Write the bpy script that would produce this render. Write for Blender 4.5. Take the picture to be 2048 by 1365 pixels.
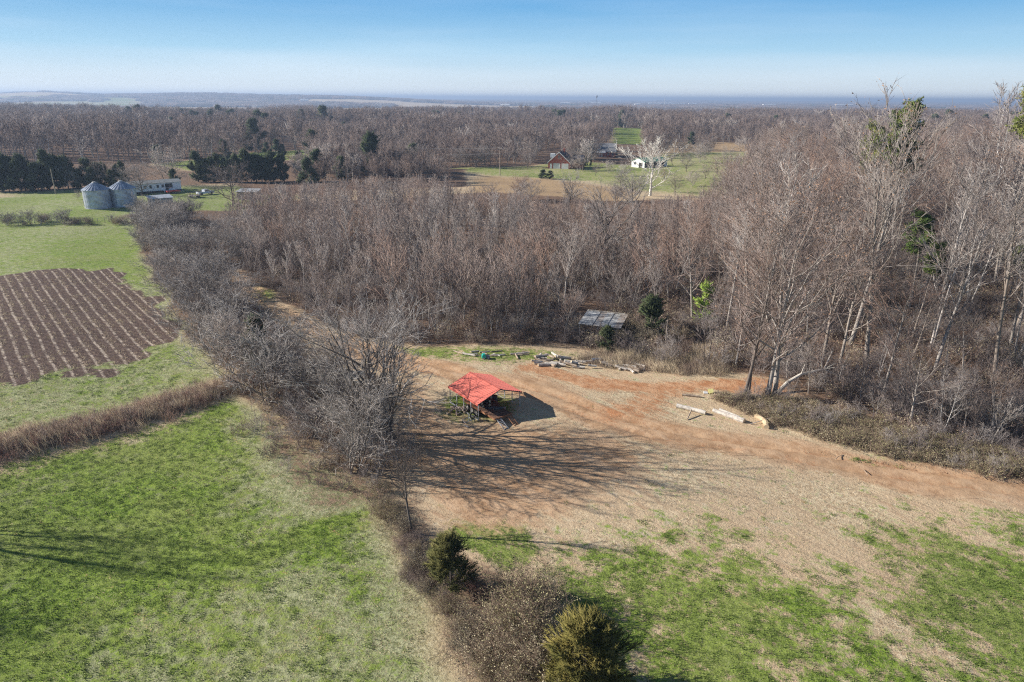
import bpy, math, random
import numpy as np
from mathutils import Vector, Matrix, noise as mnoise
for o in list(bpy.data.objects): bpy.data.objects.remove(o)
scn = bpy.context.scene
R_ = math.radians
random.seed(5)

# ------------------------------------------------------------------ camera
HC = 30.0
FPX = 1365.0
PITCH = math.atan((682.5-197.5)/FPX)
ROLL = R_(0.34)
X0 = Vector((1,0,0)); F0 = Vector((0, math.cos(PITCH), -math.sin(PITCH))); U0 = Vector((0, math.sin(PITCH), math.cos(PITCH)))
RC = X0*math.cos(ROLL)+U0*math.sin(ROLL); UC = U0*math.cos(ROLL)-X0*math.sin(ROLL)
cam_d = bpy.data.cameras.new('camera'); cam = bpy.data.objects.new('camera', cam_d); scn.collection.objects.link(cam)
M = Matrix((( RC.x, UC.x, -F0.x, 0), (RC.y, UC.y, -F0.y, 0), (RC.z, UC.z, -F0.z, HC), (0,0,0,1)))
cam.matrix_world = M
cam_d.sensor_width = 36; cam_d.lens = 36*FPX/2048; cam_d.clip_end = 60000; cam_d.clip_start = 0.5
scn.camera = cam
RCn, UCn, FCn = np.array(RC), np.array(UC), np.array(F0)

def W(px, py, z=0.0):
    """photo pixel (2048 wide) -> point of the plane z"""
    d = FCn*FPX + RCn*(px-1024) - UCn*(py-682.5)
    t = (z-HC)/d[2]
    return Vector((d[0]*t, d[1]*t, z))
def proj(P):
    P = np.asarray(P, float)-np.array([0,0,HC])
    z = P@FCn
    return np.stack([1024+FPX*(P@RCn)/z, 682.5-FPX*(P@UCn)/z], -1)

# ------------------------------------------------------------------ world, sun, exposure
SUN_EL = R_(25); SH = R_(-9)                       # shadows fall towards SH
sdir = Vector((-math.cos(SH)*math.cos(SUN_EL), -math.sin(SH)*math.cos(SUN_EL), math.sin(SUN_EL)))  # to the sun
wd = bpy.data.worlds.new('World'); scn.world = wd; wd.use_nodes = True
nt = wd.node_tree; nt.nodes.clear()
sky = nt.nodes.new('ShaderNodeTexSky'); sky.sky_type = 'NISHITA'; sky.sun_disc = False
sky.sun_elevation = SUN_EL; sky.sun_rotation = math.atan2(sdir.x, sdir.y)
sky.altitude = 200; sky.air_density = 1.0; sky.dust_density = 0.1; sky.ozone_density = 2.5
bg = nt.nodes.new('ShaderNodeBackground'); bg.inputs[1].default_value = 0.055
wo = nt.nodes.new('ShaderNodeOutputWorld')
tc = nt.nodes.new('ShaderNodeTexCoord')
mp = nt.nodes.new('ShaderNodeMapping'); mp.inputs['Scale'].default_value = (1.2,1.2,14)
nz = nt.nodes.new('ShaderNodeTexNoise'); nz.inputs['Scale'].default_value = 1.6; nz.inputs['Detail'].default_value = 6
cr = nt.nodes.new('ShaderNodeMapRange'); cr.inputs[1].default_value = .45; cr.inputs[2].default_value = .8; cr.inputs[3].default_value = 0; cr.inputs[4].default_value = .32
sx = nt.nodes.new('ShaderNodeSeparateXYZ')
hb = nt.nodes.new('ShaderNodeMapRange'); hb.inputs[1].default_value = .22; hb.inputs[2].default_value = .02; hb.inputs[3].default_value = 0; hb.inputs[4].default_value = 1
mu = nt.nodes.new('ShaderNodeMath'); mu.operation = 'MULTIPLY'
mx = nt.nodes.new('ShaderNodeMix'); mx.data_type = 'RGBA'; mx.inputs[7].default_value = (11,11.8,12.6,1)
L = nt.links.new
L(tc.outputs['Generated'], mp.inputs[0]); L(mp.outputs[0], nz.inputs['Vector']); L(nz.outputs[0], cr.inputs[0])
L(tc.outputs['Generated'], sx.inputs[0]); L(sx.outputs[2], hb.inputs[0]); L(cr.outputs[0], mu.inputs[0]); L(hb.outputs[0], mu.inputs[1])
gr = nt.nodes.new('ShaderNodeValToRGB'); el = gr.color_ramp.elements
for _ in range(3): el.new(.5)
for e_, (p_, c_) in zip(el, ((0,(1.1,1.15,1.12,1)),(.02,(.80,.92,.98,1)),(.06,(.44,.72,.93,1)),(.125,(.125,.42,.79,1)),(.3,(.10,.26,.62,1)))): e_.position = p_; e_.color = c_
sc_ = nt.nodes.new('ShaderNodeVectorMath'); sc_.operation = 'SCALE'; sc_.inputs['Scale'].default_value = 10.8
fb = nt.nodes.new('ShaderNodeMapRange'); fb.inputs[1].default_value = .18; fb.inputs[2].default_value = .4
sm_ = nt.nodes.new('ShaderNodeMix'); sm_.data_type = 'RGBA'
L(sx.outputs[2], gr.inputs[0]); L(gr.outputs[0], sc_.inputs[0]); L(sx.outputs[2], fb.inputs[0]); L(fb.outputs[0], sm_.inputs[0]); L(sc_.outputs[0], sm_.inputs[6]); L(sky.outputs[0], sm_.inputs[7])
L(mu.outputs[0], mx.inputs[0]); L(sm_.outputs[2], mx.inputs[6]); L(mx.outputs[2], bg.inputs[0]); L(bg.outputs[0], wo.inputs[0])
sl = bpy.data.lights.new('sun', 'SUN'); sl.energy = 5.0; sl.angle = R_(0.55); sl.color = (1.0, .945, .865)
so = bpy.data.objects.new('sun', sl); scn.collection.objects.link(so)
so.rotation_euler = sdir.to_track_quat('Z', 'Y').to_euler(); so.location = (-60, 20, 60)
scn.view_settings.view_transform = 'Standard'; scn.view_settings.look = 'None'
scn.view_settings.exposure = 0.74; scn.view_settings.gamma = 1
scn.cycles.use_denoising = False; scn.cycles.pixel_filter_type = 'BLACKMAN_HARRIS'; scn.cycles.filter_width = 1.15; scn.cycles.volume_bounces = 0; scn.cycles.max_bounces = 5
try: scn.cycles.volume_step_rate = 1
except Exception: pass

# ------------------------------------------------------------------ tagging
def tag(o, label=None, cat=None, group=None, kind=None):
    if label: o['label'] = label
    if cat: o['category'] = cat
    if group: o['group'] = group
    if kind: o['kind'] = kind
    return o
def link(o): scn.collection.objects.link(o); return o
def empty(name, loc, rz=0, label=None, cat=None, group=None):
    o = bpy.data.objects.new(name, None); link(o); o.empty_display_size = .3
    o.location = loc; o.rotation_euler = (0,0,rz); return tag(o, label, cat, group)

_on = 'first second third fourth fifth sixth seventh eighth ninth tenth eleventh twelfth thirteenth fourteenth fifteenth sixteenth seventeenth eighteenth nineteenth'.split()
def ordw(i):
    if i < 19: return _on[i]
    n = i+1; t_, u = divmod(n, 10); T = ' ten twenty thirty forty fifty sixty seventy eighty ninety'.split(' ')
    return ({2:'twentieth',3:'thirtieth',4:'fortieth',5:'fiftieth',6:'sixtieth',7:'seventieth',8:'eightieth',9:'ninetieth'}[t_] if u == 0 else T[t_]+'-'+_on[u-1])
def ordlab(objs, fmt, key=None, look=None):
    """label each by its order from the left in the picture"""
    objs = sorted(objs, key=key or (lambda o: proj(np.array([tuple(o.location)]))[0][0]))
    for i, o in enumerate(objs): o['label'] = fmt.format(n=ordw(i), look=(o.get('_look') or '') if look is None else look)
def bygroup(g): return [o for o in scn.collection.objects if o.get('group') == g]
# ------------------------------------------------------------------ materials
MATS = {}
def newmat(name):
    m = bpy.data.materials.new(name); m.use_nodes = True; m.node_tree.nodes.clear(); MATS[name] = m; return m
class NT:
    def __init__(s, m): s.t = m.node_tree
    def n(s, typ, **kw):
        nd = s.t.nodes.new(typ)
        for k, v in kw.items():
            if k.startswith('i_'):
                key = k[2:]
                key = int(key) if key.isdigit() else key.replace('_', ' ')
                nd.inputs[key].default_value = v
            else: setattr(nd, k, v)
        return nd
    def l(s, a, b): s.t.links.new(a, b)
    def noise(s, vec, scale, detail=3, rough=.55, dist=0.0):
        nd = s.n('ShaderNodeTexNoise'); nd.inputs['Scale'].default_value = scale; nd.inputs['Detail'].default_value = detail
        nd.inputs['Roughness'].default_value = rough; nd.inputs['Distortion'].default_value = dist
        s.l(vec, nd.inputs['Vector']); return nd.outputs[0]
    def rng(s, v, a, b, c=0, d=1):
        nd = s.n('ShaderNodeMapRange'); nd.interpolation_type = 'SMOOTHSTEP'
        for i, x in zip((1,2,3,4), (a,b,c,d)): nd.inputs[i].default_value = x
        s.l(v, nd.inputs[0]); return nd.outputs[0]
    def math(s, op, a, b=None, c=None):
        nd = s.n('ShaderNodeMath', operation=op)
        for i, x in enumerate((a,b,c)):
            if x is None: continue
            if isinstance(x, (int, float)): nd.inputs[i].default_value = x
            else: s.l(x, nd.inputs[i])
        return nd.outputs[0]
    def mix(s, f, a, b):
        nd = s.n('ShaderNodeMix', data_type='RGBA')
        for i, x in ((0,f),(6,a),(7,b)):
            if isinstance(x, (int, float)): nd.inputs[i].default_value = x
            elif isinstance(x, tuple): nd.inputs[i].default_value = (*x, 1) if len(x) == 3 else x
            else: s.l(x, nd.inputs[i])
        return nd.outputs[2]
    def out(s, col, rough=.9, bump=None, bstr=.5, bdist=.1, spec=.2, metal=0):
        b = s.n('ShaderNodeBsdfPrincipled'); o = s.n('ShaderNodeOutputMaterial')
        if isinstance(col, tuple): b.inputs['Base Color'].default_value = (*col, 1)
        else: s.l(col, b.inputs['Base Color'])
        b.inputs['Roughness'].default_value = rough; b.inputs['Specular IOR Level'].default_value = spec; b.inputs['Metallic'].default_value = metal
        if bump is not None:
            bp = s.n('ShaderNodeBump'); bp.inputs['Strength'].default_value = bstr; bp.inputs['Distance'].default_value = bdist
            s.l(bump, bp.inputs['Height']); s.l(bp.outputs[0], b.inputs['Normal'])
        s.l(b.outputs[0], o.inputs[0]); return b
def mottled(name, c1, c2, scale=1.0, rough=.85, spec=.2, metal=0, rnd=0.0, c3=None, coord='Object', bstr=.3, bdist=.05):
    """two-colour noise mottling; rnd mixes towards c3 per object"""
    m = newmat(name); t = NT(m); tcn = t.n('ShaderNodeTexCoord')
    v = tcn.outputs[coord]
    n = t.noise(v, scale, 5, .6); f = t.rng(n, .35, .65)
    col = t.mix(f, c1, c2)
    if c3 is not None:
        oi = t.n('ShaderNodeObjectInfo'); r = t.math('MULTIPLY', oi.outputs['Random'], rnd); col = t.mix(r, col, c3)
    t.out(col, rough, n, bstr, bdist, spec, metal); return m

mottled('bark_grey', (.26,.235,.21), (.50,.46,.42), 2.5, c3=(.22,.17,.13), rnd=.8)
mottled('bark_pale', (.36,.33,.30), (.68,.64,.60), 2.5, c3=(.34,.28,.24), rnd=.6)
mottled('bark_dark', (.09,.075,.065), (.20,.17,.15), 2.5, c3=(.15,.12,.10), rnd=.7)
mottled('bark_white', (.50,.47,.41), (.86,.82,.74), 1.3)
mottled('twig_pale', (.42,.37,.33), (.64,.58,.53), .5, c3=(.29,.22,.18), rnd=.9)
mottled('twig_brown', (.18,.153,.138), (.43,.385,.35), .5, c3=(.36,.22,.16), rnd=.8)
mottled('twig_red', (.20,.15,.13), (.42,.34,.30), .5, c3=(.20,.15,.13), rnd=.9)
mottled('twig_grey', (.24,.21,.19), (.48,.43,.40), .5, c3=(.19,.15,.14), rnd=.9)
mottled('twig_dark', (.10,.082,.07), (.20,.17,.15), .5, c3=(.14,.10,.08), rnd=.7)
mottled('twig_far', (.15,.118,.105), (.29,.235,.21), .5, c3=(.20,.14,.115), rnd=.8)
mottled('twig_hedge', (.19,.165,.15), (.52,.48,.45), .5, c3=(.22,.19,.17), rnd=.6)
mottled('grass_green', (.07,.125,.018), (.20,.27,.06), .35, c3=(.16,.20,.06), rnd=.6, bstr=0)
mottled('grass_straw', (.42,.32,.20), (.62,.50,.34), .35, c3=(.40,.30,.2), rnd=.6, bstr=0)
mottled('leaf_russet', (.24,.135,.08), (.38,.24,.16), 1.5, c3=(.26,.17,.11), rnd=.7)
mottled('leaf_tan', (.32,.27,.165), (.52,.45,.30), 1.5)
mottled('leaf_olive', (.20,.185,.085), (.40,.365,.20), 1.5)
mottled('cedar_green', (.035,.052,.028), (.11,.125,.055), .8, c3=(.05,.075,.03), rnd=.8)
mottled('cedar_bronze', (.10,.10,.025), (.25,.205,.06), .8)
mottled('cedar_olive', (.06,.066,.022), (.18,.165,.055), .8)
mottled('pine_needles', (.12,.145,.03), (.33,.32,.08), .6, c3=(.06,.11,.03), rnd=.8)
mottled('bright_leaf', (.20,.30,.05), (.38,.48,.10), .8)
mottled('straw', (.40,.31,.20), (.60,.50,.35), .8)
mottled('straw_brown', (.22,.155,.115), (.36,.27,.20), .6)
mottled('bramble_red', (.24,.12,.10), (.36,.21,.17), .8)
mottled('galvanised', (.36,.39,.45), (.54,.58,.64), .7, rough=.42, spec=.5, metal=.55, bstr=.1)
mottled('galvanised_old', (.36,.36,.36), (.56,.55,.53), 1.2, rough=.55, spec=.4, metal=.3)
mottled('steel_tube', (.48,.48,.50), (.62,.62,.63), 1.2, rough=.4, spec=.5, metal=.3)
mottled('rust', (.16,.07,.04), (.34,.17,.09), 2.5)
mottled('rusty_deck', (.10,.06,.045), (.22,.12,.08), 3)
mottled('rubber', (.02,.02,.02), (.05,.045,.04), 4)
mottled('rim_metal', (.34,.30,.26), (.5,.47,.42), 5, rough=.5, spec=.5)
mottled('black_steel', (.025,.025,.028), (.07,.065,.06), 3, rough=.55)
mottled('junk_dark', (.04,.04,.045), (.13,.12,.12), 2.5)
mottled('junk_pale', (.35,.36,.38), (.55,.55,.55), 4)
mottled('white_siding', (.78,.80,.85), (.86,.87,.88), .6)
mottled('roof_grey', (.26,.27,.26), (.38,.38,.36), .6)
mottled('roof_navy', (.025,.03,.05), (.055,.06,.085), .8)
mottled('roof_green', (.07,.20,.13), (.12,.28,.19), .6)
mottled('roof_slate', (.18,.18,.19), (.30,.30,.31), .6)
mottled('white_paint', (.74,.74,.72), (.84,.84,.82), .8)
mottled('window_glass', (.04,.05,.07), (.09,.10,.12), .6, rough=.15, spec=.6)
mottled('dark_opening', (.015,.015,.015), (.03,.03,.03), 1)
mottled('wood_grey', (.33,.29,.25), (.52,.47,.41), 2.5)
mottled('wood_pole', (.26,.21,.17), (.40,.34,.28), 2)
mottled('log_pale', (.42,.38,.33), (.68,.62,.54), 3)
mottled('log_grey', (.36,.32,.28), (.60,.54,.47), 3)
mottled('log_brown', (.22,.16,.12), (.46,.37,.28), 3)
mottled('log_tan', (.38,.28,.17), (.55,.43,.28), 2)
mottled('log_end', (.50,.38,.24), (.66,.54,.37), 6)
mottled('tin_old', (.22,.22,.225), (.52,.52,.51), 2.6, rough=.5, spec=.4)
mottled('tin_rusty', (.24,.19,.16), (.46,.44,.42), .9, rough=.6)
mottled('red_paint', (.36,.05,.05), (.50,.09,.08), 1, rough=.35, spec=.5)
mottled('blue_paint', (.05,.10,.35), (.08,.15,.5), 1, rough=.4, spec=.5)
mottled('truck_paint', (.55,.60,.68), (.70,.74,.80), 1, rough=.3, spec=.5)
mottled('teal_plastic', (.02,.42,.34), (.05,.55,.45), 2, rough=.4)
mottled('yellow_plastic', (.55,.50,.18), (.68,.64,.3), 2, rough=.4)
mottled('barrel_blue', (.10,.13,.18), (.2,.24,.3), 2, rough=.4)
mottled('brick_rubble', (.34,.20,.15), (.62,.52,.45), 5)
mottled('concrete', (.34,.33,.31), (.50,.48,.45), 1)
mottled('vine', (.12,.10,.06), (.25,.2,.14), 1)

def ribbed(name, c1, c2, per, axis='X', rough=.4, spec=.4):
    m = newmat(name); t = NT(m); tcn = t.n('ShaderNodeTexCoord')
    w = t.n('ShaderNodeTexWave', bands_direction=axis); w.inputs['Scale'].default_value = .314/per*1.0
    t.l(tcn.outputs['Object'], w.inputs['Vector'])
    f = t.rng(w.outputs[1], .75, 1.0); n = t.noise(tcn.outputs['Object'], 1.3, 4)
    col = t.mix(f, c1, c2); col = t.mix(t.rng(n, .4, .8, 0, .35), col, tuple(x*.8 for x in c1))
    t.out(col, rough, w.outputs[1], .5, .03, spec); return m
ribbed('red_metal', (.60,.145,.108), (.74,.24,.185), .24, 'X', .6, .2)
ribbed('corrugated', (.40,.42,.45), (.62,.63,.64), .3, 'X')
mottled('brick', (.40,.095,.06), (.52,.17,.11), 1.2)

# ------------------------------------------------------------------ mesh collector
class MB:
    def __init__(s): s.v = []; s.f = []; s.mi = []
    def add(s, vs, fs, mi=0):
        n = len(s.v); s.v += [tuple(v) for v in vs]; s.f += [tuple(i+n for i in f) for f in fs]; s.mi += [mi]*len(fs)
    def box(s, x0, x1, y0, y1, z0, z1, mi=0, M=None):
        vs = [Vector((x,y,z)) for x in (x0,x1) for y in (y0,y1) for z in (z0,z1)]
        if M is not None: vs = [M@v for v in vs]
        s.add(vs, [(0,1,3,2),(4,6,7,5),(0,4,5,1),(2,3,7,6),(0,2,6,4),(1,5,7,3)], mi)
    def tube(s, pts, rad, k=8, mi=0, cap=True, capmi=None):
        pts = [Vector(p) for p in pts]
        if not hasattr(rad, '__len__'): rad = [rad]*len(pts)
        rings = []
        for i, p in enumerate(pts):
            a = pts[max(i-1,0)]; b = pts[min(i+1,len(pts)-1)]; d = (b-a).normalized()
            u = d.cross(Vector((0,0,1)))
            if u.length < .05: u = d.cross(Vector((0,1,0)))
            u.normalize(); w = d.cross(u)
            rings.append([p+(u*math.cos(2*math.pi*j/k)+w*math.sin(2*math.pi*j/k))*rad[i] for j in range(k)])
        vs = [v for r in rings for v in r]
        fs = [(i*k+j, i*k+(j+1)%k, (i+1)*k+(j+1)%k, (i+1)*k+j) for i in range(len(pts)-1) for j in range(k)]
        s.add(vs, fs, mi)
        if cap:
            c = mi if capmi is None else capmi
            s.add(rings[0], [tuple(range(k))], c); s.add(rings[-1], [tuple(reversed(range(k)))], c)
    def poly(s, vs, mi=0): s.add(vs, [tuple(range(len(vs)))], mi)
    def slab(s, vs, th, mi=0):
        """polygon thickened along its normal"""
        vs = [Vector(v) for v in vs]; n = (vs[1]-vs[0]).cross(vs[2]-vs[0]).normalized()*th
        k = len(vs); lo = [v-n for v in vs]
        s.add(vs+lo, [tuple(range(k)), tuple(reversed(range(k, 2*k)))]+[(i,(i+1)%k+0, (i+1)%k+k, i+k)[::-1] for i in range(k)], mi)
    def lathe(s, prof, k=24, mi=0, c=(0,0,0)):
        vs = [(c[0]+r*math.cos(2*math.pi*j/k), c[1]+r*math.sin(2*math.pi*j/k), c[2]+z) for r, z in prof for j in range(k)]
        s.add(vs, [(i*k+j, i*k+(j+1)%k, (i+1)*k+(j+1)%k, (i+1)*k+j) for i in range(len(prof)-1) for j in range(k)], mi)
    def build(s, name, mats, parent=None, smooth=False):
        me = bpy.data.meshes.new(name); me.from_pydata(s.v, [], s.f)
        for mm in (mats if isinstance(mats, (list, tuple)) else [mats]): me.materials.append(MATS[mm])
        me.polygons.foreach_set('material_index', s.mi)
        if smooth: me.polygons.foreach_set('use_smooth', [True]*len(s.f))
        me.update(); o = bpy.data.objects.new(name, me); link(o)
        if parent: o.parent = parent
        return o

def npmesh(name, parts, mats):
    """parts: list of (verts Nx3, faces MxK, material index)"""
    vs = np.concatenate([p[0].reshape(-1,3) for p in parts]).astype(np.float32)
    off = 0; loops = []; tot = []; mi = []
    for v, f, m_ in parts:
        loops.append((f+off).reshape(-1)); tot.append(np.full(len(f), f.shape[1])); mi.append(np.full(len(f), m_)); off += v.reshape(-1,3).shape[0]
    loops = np.concatenate(loops).astype(np.int32); tot = np.concatenate(tot).astype(np.int32); mi = np.concatenate(mi).astype(np.int32)
    me = bpy.data.meshes.new(name); me.vertices.add(len(vs)); me.vertices.foreach_set('co', vs.reshape(-1))
    me.loops.add(len(loops)); me.loops.foreach_set('vertex_index', loops)
    me.polygons.add(len(tot)); st = np.concatenate([[0], np.cumsum(tot)[:-1]]).astype(np.int32)
    me.polygons.foreach_set('loop_start', st); me.polygons.foreach_set('loop_total', tot)
    me.polygons.foreach_set('material_index', mi)
    for mm in mats: me.materials.append(MATS[mm])
    me.update(calc_edges=True); return me

# ------------------------------------------------------------------ ground geometry and masks
def polyw(pp): return np.array([[*W(x, y)[:2]] for x, y in pp])
def sdf(poly, X, Y):
    """signed distance, positive inside"""
    n = len(poly); d = np.full(X.shape, 1e18); ins = np.zeros(X.shape, bool)
    for i in range(n):
        x1, y1 = poly[i]; x2, y2 = poly[(i+1)%n]; dx, dy = x2-x1, y2-y1
        t = np.clip(((X-x1)*dx+(Y-y1)*dy)/(dx*dx+dy*dy+1e-9), 0, 1)
        d = np.minimum(d, (X-x1-t*dx)**2+(Y-y1-t*dy)**2)
        c = ((y1 > Y) != (y2 > Y)) & (X < dx*(Y-y1)/(dy if abs(dy) > 1e-9 else 1e-9)+x1); ins ^= c
    return np.where(ins, 1, -1)*np.sqrt(d)
def ldist(line, X, Y):
    d = np.full(X.shape, 1e18)
    for (x1, y1), (x2, y2) in zip(line[:-1], line[1:]):
        dx, dy = x2-x1, y2-y1; t = np.clip(((X-x1)*dx+(Y-y1)*dy)/(dx*dx+dy*dy+1e-9), 0, 1)
        d = np.minimum(d, (X-x1-t*dx)**2+(Y-y1-t*dy)**2)
    return np.sqrt(d)
def sm(x, a, b): t = np.clip((x-a)/(b-a), 0, 1); return t*t*(3-2*t)
def vnoise(X, Y, s, seed=0):
    """cheap smooth value noise in 0..1"""
    x = X/s+seed*17.3; y = Y/s-seed*9.1; xi = np.floor(x); yi = np.floor(y); fx = x-xi; fy = y-yi
    fx = fx*fx*(3-2*fx); fy = fy*fy*(3-2*fy)
    h = lambda a, b: np.modf(np.abs(np.sin(a*127.1+b*311.7+seed)*43758.5453))[0]
    return (h(xi,yi)*(1-fx)+h(xi+1,yi)*fx)*(1-fy)+(h(xi,yi+1)*(1-fx)+h(xi+1,yi+1)*fx)*fy

GARDEN = polyw([(-120,560),(80,545),(160,540),(250,548),(290,585),(345,640),(355,672),(300,712),(210,745),(90,760),(0,775),(-150,800)])
TRACK = polyw([(455,545),(490,575),(560,625),(640,668),(740,705),(850,735),(950,760),(1080,795),(1180,832),(1300,868),(1450,893),(1600,915),(1750,940),(1900,962),(2048,983),(2250,1015)])
REDLOOP = polyw([(1060,745),(1130,757),(1220,770),(1330,778),(1440,772),(1530,772)])
REDLINK = polyw([(1420,780),(1340,795),(1280,815),(1230,840)])
YARD = polyw([(800,740),(900,860),(1100,860),(1230,880),(1290,930),(1180,1000),(1060,1045),(930,1050),(850,985),(800,900)])
LOWFIELD = polyw([(-400,1060),(0,925),(250,868),(470,792),(530,830),(600,890),(680,960),(740,1010),(760,1080),(800,1170),(850,1270),(900,1400),(920,1700),(-700,1700)])
UPFIELD = polyw([(-500,430),(0,395),(160,385),(290,395),(300,450),(330,560),(390,650),(470,770),(250,830),(0,900),(-500,1010)])
STRIP = polyw([(-300,985),(0,895),(200,850),(330,815),(470,775)])
HEDGE = polyw([(300,430),(350,500),(420,600),(500,690),(580,780),(680,880),(740,950)])
TAIL = polyw([(800,1000),(830,1080),(880,1150),(960,1220),(1020,1290),(1060,1400)])
WOOD = polyw([(500,560),(600,625),(700,672),(820,690),(1150,690),(1300,725),(1460,745),(1560,780),(1700,835),(1900,905),(2048,945),(2600,1040),(2600,300),(1500,330),(1450,395),(1250,405),(1130,398),(980,385),(700,400),(560,400),(490,420),(430,470)])
LAWN = polyw([(880,336),(1060,332),(1150,322),(1260,330),(1340,300),(1560,300),(1490,400),(1260,380),(1180,362),(980,352)])
TANF = polyw([(960,350),(1110,358),(1250,380),(1260,420),(900,420)])
TANF2 = polyw([(1330,284),(1560,288),(1560,302),(1340,306)])
GRF = polyw([(1222,256),(1300,256),(1300,290),(1222,290)])
GRF0 = polyw([(300,330),(480,308),(640,298),(650,316),(480,330),(380,340)])
FARS = polyw([(190,208),(560,210),(560,213.5),(190,212)])
FARG = polyw([(195,202.5),(292,203.5),(292,206.5),(195,206)])

def hgt(X, Y):
    z = .35*np.sin(X*.045+1)*np.sin(Y*.037)+.12*np.sin(X*.21+Y*.11)+.06*np.sin(Y*.33-X*.17)
    z = z*sm(np.hypot(X, Y), 0, 30)
    r = np.hypot(X, Y); a = X/np.maximum(Y, 1)
    ridge = sm(Y, 3300, 5200)*(1-sm(Y, 5200, 9000))*sm(-a, -.02, .3)
    pr = 34+22*np.exp(-((a+.655)/.055)**2)+12*np.exp(-((a+.43)/.07)**2)+6*vnoise(X, Y, 900, 3)
    z = z+ridge*(pr+10)*(Y > 0)
    z = z-14*sm(Y, 950, 1700)*(1-sm(Y, 7500, 12000))
    z = z+sm(Y, 7500, 12000)*8*vnoise(X, Y, 2500, 4)+5*sm(Y, 9000, 11000)*np.exp(-((a-.24)/.03)**2)*2
    return z
def hz(x, y): return float(hgt(np.array([x]), np.array([y]))[0])

def axis(lo, hi, st, outs, far):
    c = list(np.arange(lo, hi+1e-6, st)); s = st
    a = [c[-1]]; 
    while a[-1] < far[1]: s = min(s*outs, max(s*1.15, 2) if a[-1] > 400 else 2.2); a.append(a[-1]+max(s, 0))
    b = [c[0]]; s = st
    while b[-1] > far[0]: s = min(s*outs, max(s*1.15, 2) if abs(b[-1]) > 400 else 2.2); b.append(b[-1]-s)
    return np.array(b[:0:-1]+c+a[1:])
xs = axis(-75, 75, .5, 1.06, (-26000, 26000)); ys = axis(22, 150, .5, 1.05, (-900, 30000))
X, Y = np.meshgrid(xs, ys)
Z = hgt(X, Y)
strip_d = ldist(STRIP, X, Y); Z = Z+.55*(1-sm(strip_d, .5, 3.2))
wx = X+(vnoise(X, Y, 6, 1)-.5)*3; wy = Y+(vnoise(X, Y, 6, 2)-.5)*3
trd = ldist(TRACK, wx, wy); trd0 = ldist(TRACK, X, Y)
Z = Z-.22*(1-sm(np.abs(np.abs(trd0)-.95), .15, .55))*(trd0 < 2)+.10*(1-sm(np.abs(trd0-1.9),.2,.7))+.07*(vnoise(X,Y,1.2,72)-.5)*(trd0 < 5)
def soft(p, w=2.0): return sm(sdf(p, wx, wy), -w, w)
m_track = (1-sm(trd, .8, 5.0-1.6*sm(Y,70,85)))*(.95-.42*sm(Y,72,90))
m_yard = soft(YARD, 6)*.92
RUT = np.abs(np.abs(trd0+.5*(vnoise(X,Y,9,71)-.5))-.95); m_red = .95*np.maximum(1-sm(ldist(REDLOOP, wx, wy), .5, 3.6), .7*(1-sm(ldist(REDLINK, wx, wy), .3, 3.5)))
m_red = np.maximum(m_red, .7*np.exp(-((X-W(500,765)[0])**2/9+(Y-W(500,765)[1])**2/6)))
m_dirt = np.maximum(m_track, m_yard); m_red = np.maximum(m_red, .42*(1-sm(RUT,.2,.8))*(vnoise(X,Y,7,73) > .35)*(X > -30))
gsd = sdf(GARDEN, X+(vnoise(X,Y,3,81)-.5)*5, Y+(vnoise(X,Y,3,82)-.5)*5); m_gard = sm(gsd, -2.2, 2.6); m_gard = m_gard*(1-.75*(1-sm(gsd,1,9))*(1-sm(Y,66,84))*(vnoise(X,Y,2.2,83) > .45))
m_low = soft(LOWFIELD, 3.5); m_up = soft(UPFIELD, 4)
m_wood = soft(WOOD, 4)
far = sm(Y, 270, 330)
hed = 1-sm(ldist(HEDGE, wx, wy), 3.5, 7.5); FARMY = polyw([(0,385),(270,376),(560,370),(600,392),(500,425),(300,445)]); HEDGE2 = polyw([(300,428),(480,418),(505,470),(545,575),(470,600),(380,560)])
sage_m = np.maximum(soft(polyw([(-400,1060),(0,945),(250,885),(470,800),(560,840),(700,960),(760,1010),(790,1080),(850,1180),(905,1270),(960,1400),(980,1700),(-700,1700)]), 2), np.maximum(m_up, soft(FARMY, 6)))
sage_m = np.maximum(sage_m, .55*soft(LAWN, 6))
tail = 1-sm(ldist(TAIL, wx, wy), .6, 3.4)
strip = 1-sm(strip_d, 1.4, 3.2)
green = .12*np.ones_like(X)
green = np.maximum(green, m_low*(.80+.2*vnoise(X,Y,12,33)-.40*soft(polyw([(430,850),(560,840),(700,960),(690,1030),(560,1075),(480,1000)]),4)-.36*soft(polyw([(150,1250),(350,1150),(600,1110),(790,1085),(960,1400),(100,1500)]),4)-0*.42*sm(X, -28, -14)*sm(Y, 38, 54)-.28*vnoise(X, Y, 8, 6)*vnoise(X, Y, 3, 16)))
green = np.maximum(green, m_up*(.34+.36*vnoise(X, Y, 14, 5)))
ring = sm(sdf(GARDEN, wx, wy), -5, -1.5)*m_up*sm(X, -48, -40); green = np.maximum(green, .95*ring)
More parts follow.
